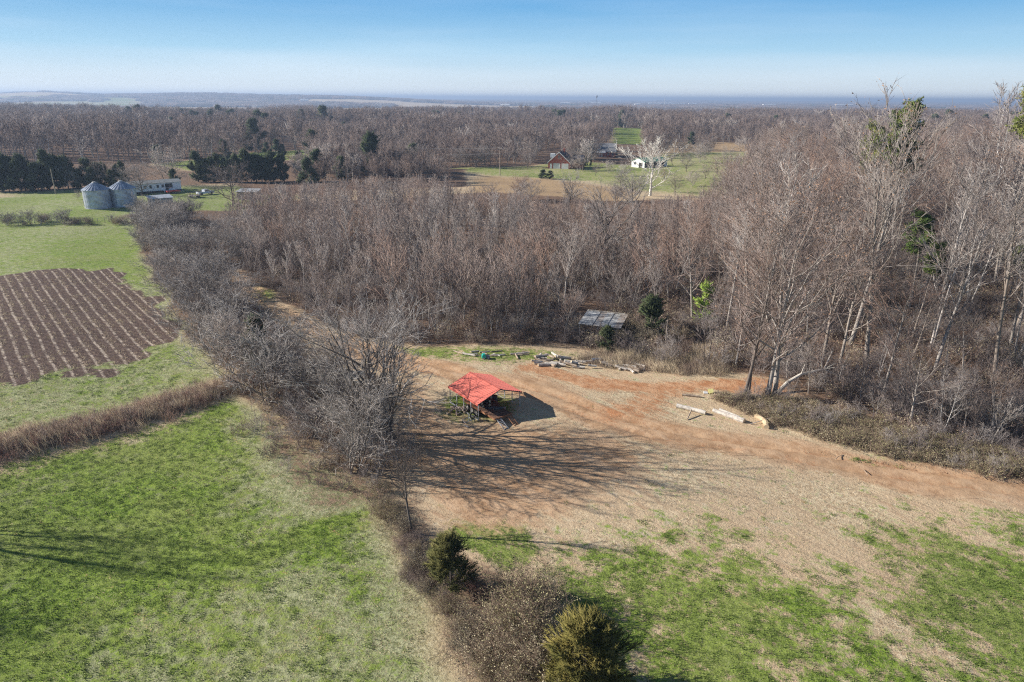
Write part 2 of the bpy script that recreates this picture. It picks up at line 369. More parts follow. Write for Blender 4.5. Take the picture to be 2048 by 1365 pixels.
# right foreground: green towards the bottom and in streaks
u_ = X*.62-Y*.78; v_ = X*.78+Y*.62
st = vnoise(u_*.22, v_, 1.6, 8)*.55+vnoise(u_*.3, v_, 4.5, 9)*.45
rf = sm(X, 0, 5)*(1-m_low)*(1-m_wood)*(Y < 75)
LUSH = polyw([(800,975),(700,1035),(570,1088),(430,1118),(300,1135)]); green = np.maximum(green, 1.1*(1-sm(ldist(LUSH, wx, wy), .3, 2.6)))
st = .6*st+.4*vnoise(X, Y, 1.1, 19)
gz = np.clip(sm(-Y, -49, -34)*(.47+.3*sm(-np.abs(X-11), -13, -2)), 0, 1)+.38*sm(X, 22, 32)*sm(-Y, -50, -38)
green = np.maximum(green, rf*np.clip(gz+(st-.5)*1.0, 0, 1))
nearc = 1-sm(np.hypot(X-W(905,1095)[0]-2, (Y-W(905,1095)[1])*1.3), 2.5, 6); green = np.maximum(green, .8*nearc*(1-tail))
carp = W(975,815); green = np.maximum(green, .75*(1-sm(np.hypot(X-carp[0]+1, Y-carp[1]), 2.5, 5.5)))
vg = W(1000,712); green = np.maximum(green, .8*np.exp(-((X-vg[0])/10)**2-((Y-vg[1])/3.2)**2)); vg = W(860,705); green = np.maximum(green, .8*np.exp(-((X-vg[0])/7)**2-((Y-vg[1])/3)**2))
vg = W(530,585); green = np.maximum(green, .8*np.exp(-((X-vg[0])/4)**2-((Y-vg[1])/10)**2))
vg = W(1760,930); green = np.maximum(green, .5*np.exp(-((X-vg[0])/6)**2-((Y-vg[1])/1.6)**2)); vg = W(1830,960); 
green = np.maximum(green, soft(LAWN, 6)*(.34+.35*vnoise(X, Y, 25, 35))); green = np.maximum(green, soft(GRF0, 6)*.85); green = np.maximum(green, soft(GRF, 10)*.9); green = np.maximum(green, soft(FARG, 20)*.8)
patch = vnoise(X, Y, 420, 11)
tan_ = np.maximum(soft(TANF, 5), soft(TANF2, 6)); tan_ = np.maximum(tan_, soft(FARS, 20))
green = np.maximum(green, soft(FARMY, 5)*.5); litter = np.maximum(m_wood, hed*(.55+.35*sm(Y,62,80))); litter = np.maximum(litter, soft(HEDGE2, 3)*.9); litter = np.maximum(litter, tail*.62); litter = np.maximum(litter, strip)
vf = far*(1-soft(LAWN, 6))*(1-tan_)*(1-soft(GRF0, 6))*(1-soft(GRF, 10))*(1-soft(FARG, 20))
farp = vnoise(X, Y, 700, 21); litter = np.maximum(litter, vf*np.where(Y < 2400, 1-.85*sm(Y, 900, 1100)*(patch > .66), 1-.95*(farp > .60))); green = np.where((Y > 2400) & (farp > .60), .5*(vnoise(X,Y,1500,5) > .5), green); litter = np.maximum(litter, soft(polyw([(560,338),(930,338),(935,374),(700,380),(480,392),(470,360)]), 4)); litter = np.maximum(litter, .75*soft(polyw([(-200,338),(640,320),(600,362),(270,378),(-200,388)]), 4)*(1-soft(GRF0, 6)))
green = green*(1-tan_)
green = green*(1-.75*np.maximum(m_gard*0, tail))*(1-.9*hed)
clr = np.maximum(m_dirt, m_red)
litter = litter*(1-.96*clr)*(1-m_gard)
dryg = np.clip(1-green, 0, 1)

m = newmat('ground_cover'); t = NT(m); geo = t.n('ShaderNodeNewGeometry'); P = geo.outputs['Position']
a1 = t.n('ShaderNodeAttribute', attribute_name='ma'); a2 = t.n('ShaderNodeAttribute', attribute_name='mb')
s1 = t.n('ShaderNodeSeparateColor'); s2 = t.n('ShaderNodeSeparateColor'); t.l(a1.outputs['Color'], s1.inputs[0]); t.l(a2.outputs['Color'], s2.inputs[0])
G_, D_, RD = s1.outputs[0], s1.outputs[1], s1.outputs[2]; LI, SO, TA = s2.outputs[0], s2.outputs[1], s2.outputs[2]
nf = t.noise(P, 3.4, 6, .72); nm = t.noise(P, .75, 5, .65); nl = t.noise(P, .12, 4, .6)
nf2 = t.noise(P, 7.5, 3, .7)
rot = t.n('ShaderNodeMapping'); rot.inputs['Rotation'].default_value = (0,0,R_(51.5)); t.l(P, rot.inputs[0])
stm = t.n('ShaderNodeMapping'); stm.inputs['Scale'].default_value = (.16,1,1); t.l(rot.outputs[0], stm.inputs[0])
ns = t.noise(stm.outputs[0], 1.3, 5, .65)
straw = t.mix(t.rng(nf, .38, .62), (.42,.31,.19), (.70,.575,.39)); straw = t.mix(t.rng(nl, .38, .6, 0, .8), straw, (.54,.40,.26))
straw = t.mix(t.rng(nf2, .52, .75, 0, .22), straw, (.80,.70,.54)); straw = t.mix(t.rng(ns, .5, .7, 0, .6), straw, (.43,.29,.185)); straw = t.mix(t.rng(nm, .52, .7, 0, .5), straw, (.70,.62,.48))
a3 = t.n('ShaderNodeAttribute', attribute_name='mc'); s3 = t.n('ShaderNodeSeparateColor'); t.l(a3.outputs['Color'], s3.inputs[0])
vf_ = t.n('ShaderNodeVectorMath', operation='DOT_PRODUCT'); t.l(P, vf_.inputs[0]); vf_.inputs[1].default_value = (3.4, 6.6, 0); fur = t.math('SINE', t.math('MULTIPLY_ADD', nl, 30.0, vf_.outputs['Value'])); nf = t.math('MULTIPLY_ADD', fur, .035, nf)
sage = t.mix(t.rng(nf, .36, .62), (.18,.20,.08), (.43,.43,.25)); sage = t.mix(t.rng(nf2, .5, .72, 0, .5), sage, (.54,.52,.36)); straw = t.mix(s3.outputs[0], straw, sage)
grn = t.mix(t.rng(nf, .36, .62), (.065,.125,.012), (.235,.325,.05)); grn = t.mix(t.rng(nl, .35, .65, 0, .55), grn, (.27,.285,.095))
grn = t.mix(t.rng(nf2, .5, .72, 0, .5), grn, (.40,.39,.23))
dirt = t.mix(t.rng(nm, .35, .65), (.38,.225,.125), (.55,.36,.215)); dirt = t.mix(t.rng(nf, .48, .70, 0, .75), dirt, (.30,.18,.11)); dirt = t.mix(t.rng(ns, .45, .7, 0, .5), dirt, (.64,.47,.32)); dirt = t.mix(t.rng(nl, .45, .62, 0, .4), dirt, (.40,.29,.19))
red = t.mix(t.rng(nm, .35, .65), (.43,.205,.10), (.57,.34,.195)); red = t.mix(t.rng(nf, .5, .7, 0, .6), red, (.26,.13,.075))
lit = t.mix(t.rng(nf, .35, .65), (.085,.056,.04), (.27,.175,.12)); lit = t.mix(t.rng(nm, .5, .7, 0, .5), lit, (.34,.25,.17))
soil = t.mix(t.rng(nf, .35, .7), (.075,.05,.042), (.19,.135,.108)); soil = t.mix(t.rng(nm, .55, .75, 0, .5), soil, (.24,.20,.10))
GA, GB = W(152,550), W(267,672); GD = (GB-GA).normalized(); vd = t.n('ShaderNodeVectorMath', operation='DOT_PRODUCT'); t.l(P, vd.inputs[0]); vd.inputs[1].default_value = (GD.y/1.36, -GD.x/1.36, 0)
ph = t.math('FRACT', t.math('ADD', vd.outputs['Value'], t.math('MULTIPLY_ADD', nl, .5, t.math('MULTIPLY', nf, .16)))); row = t.rng(t.math('ABSOLUTE', t.math('SUBTRACT', ph, .5)), .17, .04); row = t.math('MULTIPLY', row, t.rng(nm, .38, .56, .15, 1)); row = t.math('MULTIPLY', row, t.rng(nf, .40, .56, .25, 1)); soil = t.mix(t.math('MULTIPLY', row, .8), soil, (.60,.50,.40))
tan = t.mix(t.rng(nl, .4, .7), (.40,.28,.16), (.36,.25,.15))
def thr(mask, n1, w=.5, lo=.42, hi=.58, n2=None):
    a = t.math('SUBTRACT', n1, .5)
    v = t.math('MULTIPLY_ADD', a, w, mask)
    if n2 is not None: v = t.math('MULTIPLY_ADD', t.math('SUBTRACT', n2, .5), w, v)
    return t.rng(v, lo, hi)
fleck = t.rng(nf2, .40, .30); straw = t.mix(t.math('MULTIPLY', fleck, .5), straw, (.13,.09,.06)); dirt = t.mix(t.math('MULTIPLY', t.rng(nf2, .36, .28), .6), dirt, (.14,.085,.055))
col = t.mix(thr(G_, nm, 1.9, .25, .75, nf), straw, grn)
col = t.mix(TA, col, tan)
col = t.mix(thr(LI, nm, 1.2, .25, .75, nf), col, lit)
col = t.mix(thr(SO, nf, .8, .4, .6, nm), col, soil)
col = t.mix(thr(D_, ns, 1.3, .2, .7, nf), col, dirt)
col = t.mix(thr(RD, ns, 1.6, .28, .8, nf), col, red)
bh = t.math('MULTIPLY_ADD', nf, .8, t.math('MULTIPLY', nf2, .35)); bh = t.math('MULTIPLY_ADD', ns, .9, bh)
smooth_ = t.math('SUBTRACT', 1.0, t.math('MULTIPLY', D_, .6))
t.out(col, .95, t.math('MULTIPLY', bh, smooth_), .7, .15, .05)

def ground_obj(name, sel=None, lift=0.0):
    ny, nx = X.shape; V = np.stack([X, Y, Z+lift], -1).reshape(-1,3)
    idx = np.arange(ny*nx).reshape(ny, nx); F = np.stack([idx[:-1,:-1], idx[:-1,1:], idx[1:,1:], idx[1:,:-1]], -1)
    ma = np.stack([green, m_dirt, m_red, np.ones_like(X)], -1).reshape(-1,4); mb = np.stack([litter, m_gard, tan_, np.ones_like(X)], -1).reshape(-1,4)
    mc = np.stack([sage_m]*3+[np.ones_like(X)], -1).reshape(-1,4)
    if sel is not None:
        c = (sel[:-1,:-1]+sel[1:,1:]+sel[:-1,1:]+sel[1:,:-1])/4 > .5; F = F[c]
        used = np.unique(F); rm = np.zeros(ny*nx, int); rm[used] = np.arange(len(used)); F = rm[F]; V = V[used]; ma = ma[used]; mb = mb[used]; mc = mc[used]
    me = npmesh(name, [(V, F.reshape(-1,4), 0)], ['ground_cover'])
    for nme, dat in (('ma', ma), ('mb', mb), ('mc', mc)):
        at = me.attributes.new(nme, 'FLOAT_COLOR', 'POINT'); at.data.foreach_set('color', dat.astype(np.float32).reshape(-1))
    me.polygons.foreach_set('use_smooth', [True]*len(me.polygons))
    o = bpy.data.objects.new(name, me); link(o); o['kind'] = 'structure'; return o
ground_obj('ground')
tr_sel = np.maximum(m_track, m_red)*(Y < 140)
ground_obj('dirt_track', tr_sel, .012)
ground_obj('garden_plot', m_gard, .012)

# ------------------------------------------------------------------ plant generators
def nrm(a): return a/np.maximum(np.linalg.norm(a, axis=-1, keepdims=True), 1e-9)
def grow(rg, P0, D, Ln, nseg, wander, up):
    N = len(P0); pts = np.zeros((N, nseg+1, 3)); pts[:,0] = P0; d = D.copy()
    for s in range(nseg):
        d = d+rg.normal(0, wander, (N,3)); d[:,2] += up; d = nrm(d); pts[:,s+1] = pts[:,s]+d*(Ln/nseg)[:,None]
    return pts
def spawn(rg, pts, r0, r1, m_, tmin, tmax, ang, angsd, lenf, rr):
    N, S, _ = pts.shape; nseg = S-1
    t_ = tmin+(tmax-tmin)*((np.arange(m_)[None,:]+rg.uniform(0,1,(N,m_)))/m_); f = t_*nseg; i = np.minimum(f.astype(int), nseg-1); fr = (f-i)[...,None]
    n = np.arange(N)[:,None]; A = pts[n,i]; B = pts[n,i+1]; P = A+(B-A)*fr; T = nrm(B-A)
    az = rg.uniform(0, 2*np.pi, (N,1))+np.arange(m_)[None,:]*2.4+rg.normal(0,.4,(N,m_))
    ref = np.where(np.abs(T[...,2:3]) > .9, np.array([1.,0,0]), np.array([0,0,1.])); U = nrm(np.cross(T, ref)); V = np.cross(T, U)
    a = np.clip(ang+rg.normal(0, angsd, (N,m_)), .1, 1.6)[...,None]
    D = np.cos(a)*T+np.sin(a)*(np.cos(az)[...,None]*U+np.sin(az)[...,None]*V)
    Ln = lenf(t_)*rg.uniform(.65, 1.25, (N,m_)); rad = (r0[:,None]+(r1-r0)[:,None]*t_)*rr
    return P.reshape(-1,3), D.reshape(-1,3), Ln.reshape(-1), rad.reshape(-1)
def tubes(pts, r0, r1, k):
    N, S, _ = pts.shape; D = nrm(pts[:,-1]-pts[:,0]); ref = np.where(np.abs(D[:,2:3]) > .9, np.array([1.,0,0]), np.array([0,0,1.])); U = nrm(np.cross(D, ref)); V = np.cross(D, U)
    tt = np.linspace(0, 1, S); rad = r0[:,None]+(r1-r0)[:,None]*tt[None,:]
    an = np.arange(k)*2*np.pi/k; ring = np.cos(an)[None,:,None]*U[:,None,:]+np.sin(an)[None,:,None]*V[:,None,:]
    v = pts[:,:,None,:]+ring[:,None,:,:]*rad[:,:,None,None]
    base = (np.arange(N)*S*k)[:,None,None]; s = (np.arange(S-1)*k)[None,:,None]; j = np.arange(k)[None,None,:]; j2 = (j+1)%k
    f = np.stack([base+s+j, base+s+j2, base+s+k+j2, base+s+k+j], -1).reshape(-1,4)
    return v.reshape(-1,3), f
def cones(P0, P1, r, k=3):
    N = len(P0); D = nrm(P1-P0); ref = np.where(np.abs(D[:,2:3]) > .9, np.array([1.,0,0]), np.array([0,0,1.])); U = nrm(np.cross(D, ref)); V = np.cross(D, U)
    an = np.arange(k)*2*np.pi/k; ring = np.cos(an)[None,:,None]*U[:,None,:]+np.sin(an)[None,:,None]*V[:,None,:]
    rr = r if np.ndim(r) else np.full(N, r)
    v = np.concatenate([P0[:,None,:]+ring*rr[:,None,None], P1[:,None,:]], 1); b = (np.arange(N)*(k+1))[:,None]; j = np.arange(k)[None,:]
    return v.reshape(-1,3), np.stack([b+j, b+(j+1)%k, b+k+0*j], -1).reshape(-1,3)
def leaves(rg, P, size):
    N = len(P); a = nrm(rg.normal(0,1,(N,3))); b = nrm(np.cross(a, rg.normal(0,1,(N,3)))); s = size*rg.uniform(.6,1.3,(N,1))
    v = np.stack([P-a*s, P+b*s*.55, P+a*s, P-b*s*.55], 1); return v.reshape(-1,3), np.arange(N*4).reshape(-1,4)

def gen_bare(seed, H=10, r=.12, stems=1, spread=.12, tmin=.2, n1=22, l1=.32, a1=.75, n2=7, l2=.42, n3=6, l3=.4, n4=0, prof=None, up=.12, wander=.1, twig=.012, leaf=0, leafsize=.07, lr=.5, a2=.5, a3=.42, a4=.42, tw=.045):
    """returns (trunk parts, crown parts)"""
    rg = np.random.default_rng(seed)
    prof = prof or (lambda t_: 1.15-.75*t_)
    P0 = rg.normal(0, .02 if stems == 1 else .25, (stems,3)); P0[:,2] = -.15
    az = rg.uniform(0, 6.28)+np.arange(stems)*2*np.pi/stems
    D = nrm(np.stack([np.cos(az)*spread, np.sin(az)*spread, np.ones(stems)], -1)+rg.normal(0,.03,(stems,3)))
    Ls = H*rg.uniform(.8 if stems > 1 else 1, 1, stems)
    tr = grow(rg, P0, D, Ls, 10, tw, .04); r0 = np.full(stems, r)*rg.uniform(.8,1,stems); r1 = r0*.12
    trunk = [(*tubes(tr, r0, r1, 7 if stems == 1 else 5), 0)]
    P, D, Ln, rd = spawn(rg, tr, r0, r1, n1, tmin, .99, a1, .18, lambda t_: H*l1*prof((t_-tmin)/(1-tmin)), lr)
    b1 = grow(rg, P, D, Ln, 5, wander, up); trunk.append((*tubes(b1, rd, rd*.3, 4), 0))
    P, D, L2, r2 = spawn(rg, b1, rd, rd*.3, n2, .15, 1, a2, .18, lambda t_: 1-.45*t_, .55)
    L2 = L2*np.repeat(Ln, n2)*l2*1.3; r2 = np.maximum(r2, twig*1.3)
    b2 = grow(rg, P, D, L2, 3, wander*1.3, up*.8); crown = [(*tubes(b2, r2, r2*.45, 3), 0)]
    P, D, L3, r3 = spawn(rg, b2, r2, r2*.45, n3, .1, 1, a3, .18, lambda t_: 1-.4*t_, .6)
    L3 = np.maximum(L3*np.repeat(L2, n3)*l3*1.6, .25); r3 = np.maximum(r3*.8, twig)
    b3 = grow(rg, P, D, L3, 2, wander*1.3, up*.6)
    if n4:
        crown.append((*tubes(b3, r3, r3*.5, 3), 0))
        P, D, L4, r4 = spawn(rg, b3, r3, r3*.5, n4, .15, 1, a4, .2, lambda t_: 1-.3*t_, .7)
        L4 = np.maximum(L4*np.repeat(L3, n4)*.75, .2); tip = P+nrm(D)*L4[:,None]; crown.append((*cones(P, tip, twig*.8), 0))
    else:
        tip = b3[:,-1]; crown.append((*cones(b3[:,0], tip, r3), 0))
    if leaf:
        k = rg.integers(0, len(tip), leaf); Q = P[k] if n4 else b3[k,0]; Q = Q+(tip[k]-Q)*rg.uniform(.2,1.1,(leaf,1))+rg.normal(0,.06,(leaf,3))
        crown.append((*leaves(rg, Q, leafsize), 1))
    f = H/max(q[0][:,2].max() for q in trunk+crown)
    for q in trunk+crown: q[0][:,2] *= f
    return trunk, crown
def gen_cedar(seed, H=5, Rm=1.8, n=1500, blades=7, bl=.35, bw=.045, shape='ovoid'):
    rg = np.random.default_rng(seed)
    tr = grow(rg, np.array([[0,0,-.1]]), np.array([[0,0,1.]]), np.array([H*.92]), 8, .03, .05); trunk = [(*tubes(tr, np.array([H*.022]), np.array([H*.004]), 6), 0)]
    # limbs carrying sprays
    nl = max(30, n//22); t_ = np.sort(rg.uniform(.02, .98, nl)); az = rg.uniform(0, 6.28, nl)
    pr = ((1-t_)**.5*np.minimum(1,.7+t_)) if shape == 'ovoid' else (1-t_)**.8*1.0+.06
    Lr = Rm*pr*rg.uniform(.7, 1.22, nl)*(1+.22*np.sin(az*3+seed))
    P0 = np.stack([0*t_, 0*t_, t_*H*.92], -1); D = nrm(np.stack([np.cos(az), np.sin(az), -.12+1.3*t_], -1))
    lb = grow(rg, P0, D, Lr, 4, .09, .07); trunk.append((*tubes(lb, np.full(nl, H*.006), np.full(nl, H*.002), 3), 0))
    k = rg.integers(0, nl, n); u = rg.uniform(.25, 1.02, n)**.6; f = np.minimum(u, 1)*4; i = np.minimum(f.astype(int), 3); fr = (f-i)[:,None]
    C = lb[k,i]+(lb[k,i+1]-lb[k,i])*fr; C = C+rg.normal(0, Rm*.09, (n,3)); out = nrm(C*np.array([1,1,0])+1e-6+np.array([0,0,.5])*Rm*.6+rg.normal(0,.35,(n,3))*Rm*.5)
    ax = np.repeat(nrm(out+np.array([0,0,.35])), blades, 0); tt_ = np.tile(np.linspace(0,1,blades), n)[:,None]; b0 = np.repeat(C, blades, 0)+ax*tt_*bl*1.6; d = nrm(ax+rg.normal(0,.6,(n*blades,3))*(1.15-.6*tt_))
    tip = b0+d*bl*rg.uniform(.6,1.3,(n*blades,1)); crown = [(*cones(b0, tip, bw), 0)]
    return trunk, crown
def gen_pine(seed, H=26, n=18, bl=.45, bw=.06, start=.55):
    rg = np.random.default_rng(seed)
    tr = grow(rg, np.array([[0,0,-.1]]), np.array([[0,0,1.]]), np.array([H]), 10, .025, .05); trunk = [(*tubes(tr, np.array([H*.011]), np.array([.04]), 7), 0)]
    P, D, Ln, rd = spawn(rg, tr, np.array([.2]), np.array([.05]), n, start, 1, 1.15, .2, lambda t_: H*.17*(1.25-t_), .5)
    b1 = grow(rg, P, D, Ln, 4, .1, .1); trunk.append((*tubes(b1, rd, rd*.4, 4), 0))
    P, D, L2, r2 = spawn(rg, b1, rd, rd*.4, 8, .3, 1, .8, .2, lambda t_: .4+0*t_, .5); L2 = L2*np.repeat(Ln, 8)
    b2 = grow(rg, P, D, L2, 2, .1, .1); trunk.append((*tubes(b2, r2, r2*.4, 3), 0))
    E = b2.reshape(-1,3); E = E[rg.integers(0, len(E), len(E)*3)]+rg.normal(0,.35,(len(E)*3,3)); nb = 12
    b0 = np.repeat(E, nb, 0)+rg.normal(0,.12,(len(E)*nb,3)); d = nrm(rg.normal(0,1,(len(E)*nb,3))+np.array([0,0,.6])); tip = b0+d*bl*rg.uniform(.6,1.2,(len(b0),1))
    return trunk, [(*cones(b0, tip, bw), 0)]
def gen_brush(seed, H=1.5, n=26, n2=7, n3=3, rad=.8, twig=.009, leaf=0, leafsize=.05, lean=.5):
    rg = np.random.default_rng(seed)
    P0 = rg.normal(0, rad*.4, (n,3)); P0[:,2] = -.05; D = nrm(rg.normal(0, lean, (n,3))+np.array([0,0,1.]))
    b1 = grow(rg, P0, D, H*rg.uniform(.55,1.1,n), 4, .14, .05); r1 = np.full(n, twig*1.5); parts = [(*tubes(b1, r1, r1*.5, 3), 0)]
    P, D, L2, r2 = spawn(rg, b1, r1, r1*.5, n2, .2, 1, .7, .2, lambda t_: H*.38*(1.1-.5*t_), .8); b2 = grow(rg, P, D, L2, 2, .15, .06); parts.append((*tubes(b2, r2, r2*.5, 3), 0))
    P, D, L3, r3 = spawn(rg, b2, r2, r2*.5, n3, .2, 1, .7, .2, lambda t_: H*.2+0*t_, .9); tip = P+nrm(D)*L3[:,None]; parts.append((*cones(P, tip, np.maximum(r3, twig*.8)), 0))
    if leaf:
        k = rg.integers(0, len(tip), leaf); parts.append((*leaves(rg, P[k]+(tip[k]-P[k])*rg.uniform(0,1.1,(leaf,1))+rg.normal(0,.05,(leaf,3)), leafsize), 1))
    return parts
def gen_tuft(seed, n=40, H=1.2, rad=.6, w=.012, lean=.25, bend=(0,0)):
    rg = np.random.default_rng(seed); P0 = rg.normal(0, rad*.5, (n,3)); P0[:,2] = -.03
    d = nrm(rg.normal(0, lean, (n,3))+np.array([bend[0], bend[1], 1.])); return [(*cones(P0, P0+d*(H*rg.uniform(.5,1.1,n))[:,None], w), 0)]

class Kind:
    """one plant shape: trunk mesh + crown mesh, and a joined mesh for masses"""
    def __init__(s, name, tc_, tm, cm):
        trunk, crown = tc_
        s.name = name; s.tm = npmesh('trunk', trunk, [tm]); s.cm = npmesh('crown', crown, cm)
        s.joint = None; s.src = (trunk, crown, tm, cm)
    def mass(s):
        if s.joint is None:
            trunk, crown, tm, cm = s.src
            me = npmesh(s.name+'_mass', [(v,f,0) for v,f,_ in trunk]+[(v,f,1+i) for v,f,i in crown], [tm]+list(cm)); s.joint = bpy.data.objects.new(s.name+'_source', me)
        return s.joint
def plant(kind, name, x, y, scale=1, rz=None, label=None, cat='tree', group=None, zs=None, tilt=(0,0), crown='crown', trunk='trunk'):
    e = bpy.data.objects.new(name, None); link(e); e.location = (x, y, hz(x, y)); e.empty_display_size = .4
    e.rotation_euler = (tilt[0], tilt[1], random.uniform(0, 6.28) if rz is None else rz); e.scale = (scale, scale, zs or scale)
    tag(e, label, cat, group)
    a = bpy.data.objects.new(trunk, kind.tm); link(a); a.parent = e
    b = bpy.data.objects.new(crown, kind.cm); link(b); b.parent = e
    return e
def gn_stuff(name, pts, rz, sc, var, sources, label, cat):
    me = bpy.data.meshes.new(name); me.vertices.add(len(pts)); me.vertices.foreach_set('co', np.asarray(pts, np.float32).reshape(-1))
    for nme, ty, dat in (('rz','FLOAT',rz), ('sc','FLOAT',sc), ('vr','INT',var)):
        at = me.attributes.new(nme, ty, 'POINT'); at.data.foreach_set('value', np.asarray(dat, np.float32 if ty == 'FLOAT' else np.int32))
    me.update(); o = bpy.data.objects.new(name, me); link(o); tag(o, label, cat, None, 'stuff')
    ng = bpy.data.node_groups.new(name+'_nodes', 'GeometryNodeTree')
    ng.interface.new_socket('Geometry', in_out='INPUT', socket_type='NodeSocketGeometry'); ng.interface.new_socket('Geometry', in_out='OUTPUT', socket_type='NodeSocketGeometry')
    N = ng.nodes.new; K = ng.links.new; gi = N('NodeGroupInput'); go = N('NodeGroupOutput'); jn = N('GeometryNodeJoinGeometry')
    def attr(nme, ty):
        a = N('GeometryNodeInputNamedAttribute'); a.data_type = ty; a.inputs[0].default_value = nme; return a.outputs[0]
    ar, asc, av = attr('rz','FLOAT'), attr('sc','FLOAT'), attr('vr','INT')
    cx = N('ShaderNodeCombineXYZ'); K(ar, cx.inputs[2]); er = N('FunctionNodeEulerToRotation'); K(cx.outputs[0], er.inputs[0])
    for k, s_ in enumerate(sources):
        cmp = N('FunctionNodeCompare'); cmp.data_type = 'INT'; cmp.operation = 'EQUAL'; K(av, cmp.inputs[2]); cmp.inputs[3].default_value = k
        oi = N('GeometryNodeObjectInfo'); oi.inputs['Object'].default_value = s_; oi.inputs['As Instance'].default_value = True
        ip = N('GeometryNodeInstanceOnPoints'); K(gi.outputs[0], ip.inputs['Points']); K(cmp.outputs[0], ip.inputs['Selection']); K(oi.outputs['Geometry'], ip.inputs['Instance'])
        K(er.outputs[0], ip.inputs['Rotation']); K(asc, ip.inputs['Scale']); K(ip.outputs[0], jn.inputs[0])
    K(jn.outputs[0], go.inputs[0])
    md = o.modifiers.new('scatter', 'NODES'); md.node_group = ng; return o
def srcobj(name, parts, mats): return bpy.data.objects.new(name, npmesh(name, parts, mats))

# ------------------------------------------------------------------ large structures: carport, bins, homes
def ang(v): return math.atan2(v[1], v[0])
# --- red roofed carport
EV = 1.8
FL, FR, BL = W(957.2,812,EV), W(1042.9,786.4,EV), W(896.4,778.3,EV)
wv = (FR-FL); lv = (BL-FL); CW, CL = 5.3, 5.5
cen = FL+wv*.5+lv*.5; rz = ang(wv); 
cp = empty('carport', (cen.x, cen.y, hz(cen.x, cen.y)), rz, 'open carport with a ribbed red metal roof on thin steel posts in the dirt yard', 'carport')
hw, hl, RZ = CW/2, CL/2, 2.72
for s_ in (-1, 1):
    mb = MB(); a = (0,-hl,RZ); b = (0,hl,RZ); c = (s_*hw,hl,EV); d = (s_*hw,-hl,EV)
    # ribbed sheet: ribs run along the ridge, profile across the slope
    n = 11; prof = []
    for i in range(n):
        t0 = i/n
        prof += [(t0, 0), (t0+.66/n, 0), (t0+.74/n, .035), (t0+.92/n, .035)]
    prof.append((1, 0)); vs = []
    for th in (.0, -.035):
        for t_, h in prof:
            for y in (-hl, hl): vs.append((s_*hw*t_, y, RZ+(EV-RZ)*t_+h+th))
    m_ = len(prof); fs = [(2*i,2*i+1,2*i+3,2*i+2) if s_ < 0 else (2*i,2*i+2,2*i+3,2*i+1) for i in range(m_-1)]
    fs += [tuple(reversed([k+2*m_ for k in f])) for f in fs[:m_-1]]
    for i in range(m_-1): fs += [(2*i,2*i+2,2*i+2+2*m_,2*i+2*m_), (2*i+1,2*i+1+2*m_,2*i+3+2*m_,2*i+3)]
    fs += [(2*m_-2,2*m_-1,4*m_-1,4*m_-2)]
    mb.add(vs, fs)
    # turned down lip at the eave
    mb.box(min(s_*hw, s_*(hw+.05)), max(s_*hw, s_*(hw+.05)), -hl, hl, EV-.18, EV+.005)
    r = mb.build('roof_panel', 'red_metal', cp)
    
    for q_ in (-1,1): e = MB(); e.tube([(0,q_*(hl+.02),RZ-.03),(s_*hw,q_*(hl+.02),EV-.03)], .035, 4); e.build('edge_trim', 'black_steel', r)
mb = MB(); mb.box(-.12,.12,-hl,hl,RZ+.032,RZ+.05); mb.build('ridge_cap', 'red_metal', cp)
for s_ in (-1, 1):
    for i in range(5):
        y = -hl+.12+(CL-.24)*i/4; mb = MB(); mb.box(s_*(hw-.12)-.035, s_*(hw-.12)+.035, y-.035, y+.035, 0, EV-.02); mb.build('post', 'steel_tube', cp)
    mb = MB(); mb.box(s_*(hw-.12)-.04, s_*(hw-.12)+.04, -hl+.05, hl-.05, -.05, .06); mb.build('base_rail', 'steel_tube', cp)
for i in range(5):
    y = -hl+.12+(CL-.24)*i/4; mb = MB()
    for s_ in (-1,1): mb.tube([(s_*(hw-.12), y, EV-.08), (0, y, RZ-.09)], .03, 4)
    mb.tube([(-.7,y,RZ-.33),(.7,y,RZ-.33)], .02, 4); mb.build('rafter', 'steel_tube', cp)
mb = MB(); mb.tube([(hw-.12,-hl+.1,.75),(hw+.5,-hl+.1,.75)], .02, 4)
CPM = Matrix.Translation((cen.x, cen.y, hz(cen.x,cen.y)))@Matrix.Rotation(rz, 4, 'Z')
def cpw(x, y, z=0): return CPM@Vector((x,y,z))
# --- flatbed trailer under it
tp = cpw(-.85, -1.35); tl = empty('flatbed_trailer', tp, rz, 'rusty flatbed trailer with side by side wheels sticking out from the carport', 'trailer')
mb = MB(); mb.box(-1.0,1.0,-3.0,2.6,.62,.70); mb.build('deck', 'rusty_deck', tl)
mb = MB(); 
for x in (-1.04, 1.04): mb.box(x-.04,x+.04,-3.05,2.65,.55,.74)
mb.box(-1.08,1.08,-3.13,-3.05,.55,.74); mb.box(-1.08,1.08,2.65,2.73,.55,.74); mb.build('side_rail', 'rust', tl)
mb = MB()
for y in (-2.2,-1.2,0,1.2,2.2): mb.box(-.99,.99,y-.04,y+.04,.48,.615)
mb.build('chassis', 'black_steel', tl)
for s_ in (-1,1):
    for y in (-.35,.45,1.22):
        mb = MB(); mb.tube([(s_*1.12,y,.36),(s_*1.34,y,.36)], .36, 18); w_ = mb.build('wheel', 'rubber', tl)
        mb = MB(); mb.tube([(s_*1.33,y,.36),(s_*1.355,y,.36)], .2, 14); mb.build('rim', 'rim_metal', w_)
    mb = MB(); mb.box(s_*1.22-.13, s_*1.22+.13, -.8, 1.65, .75, .78); mb.build('fender', 'rust', tl)
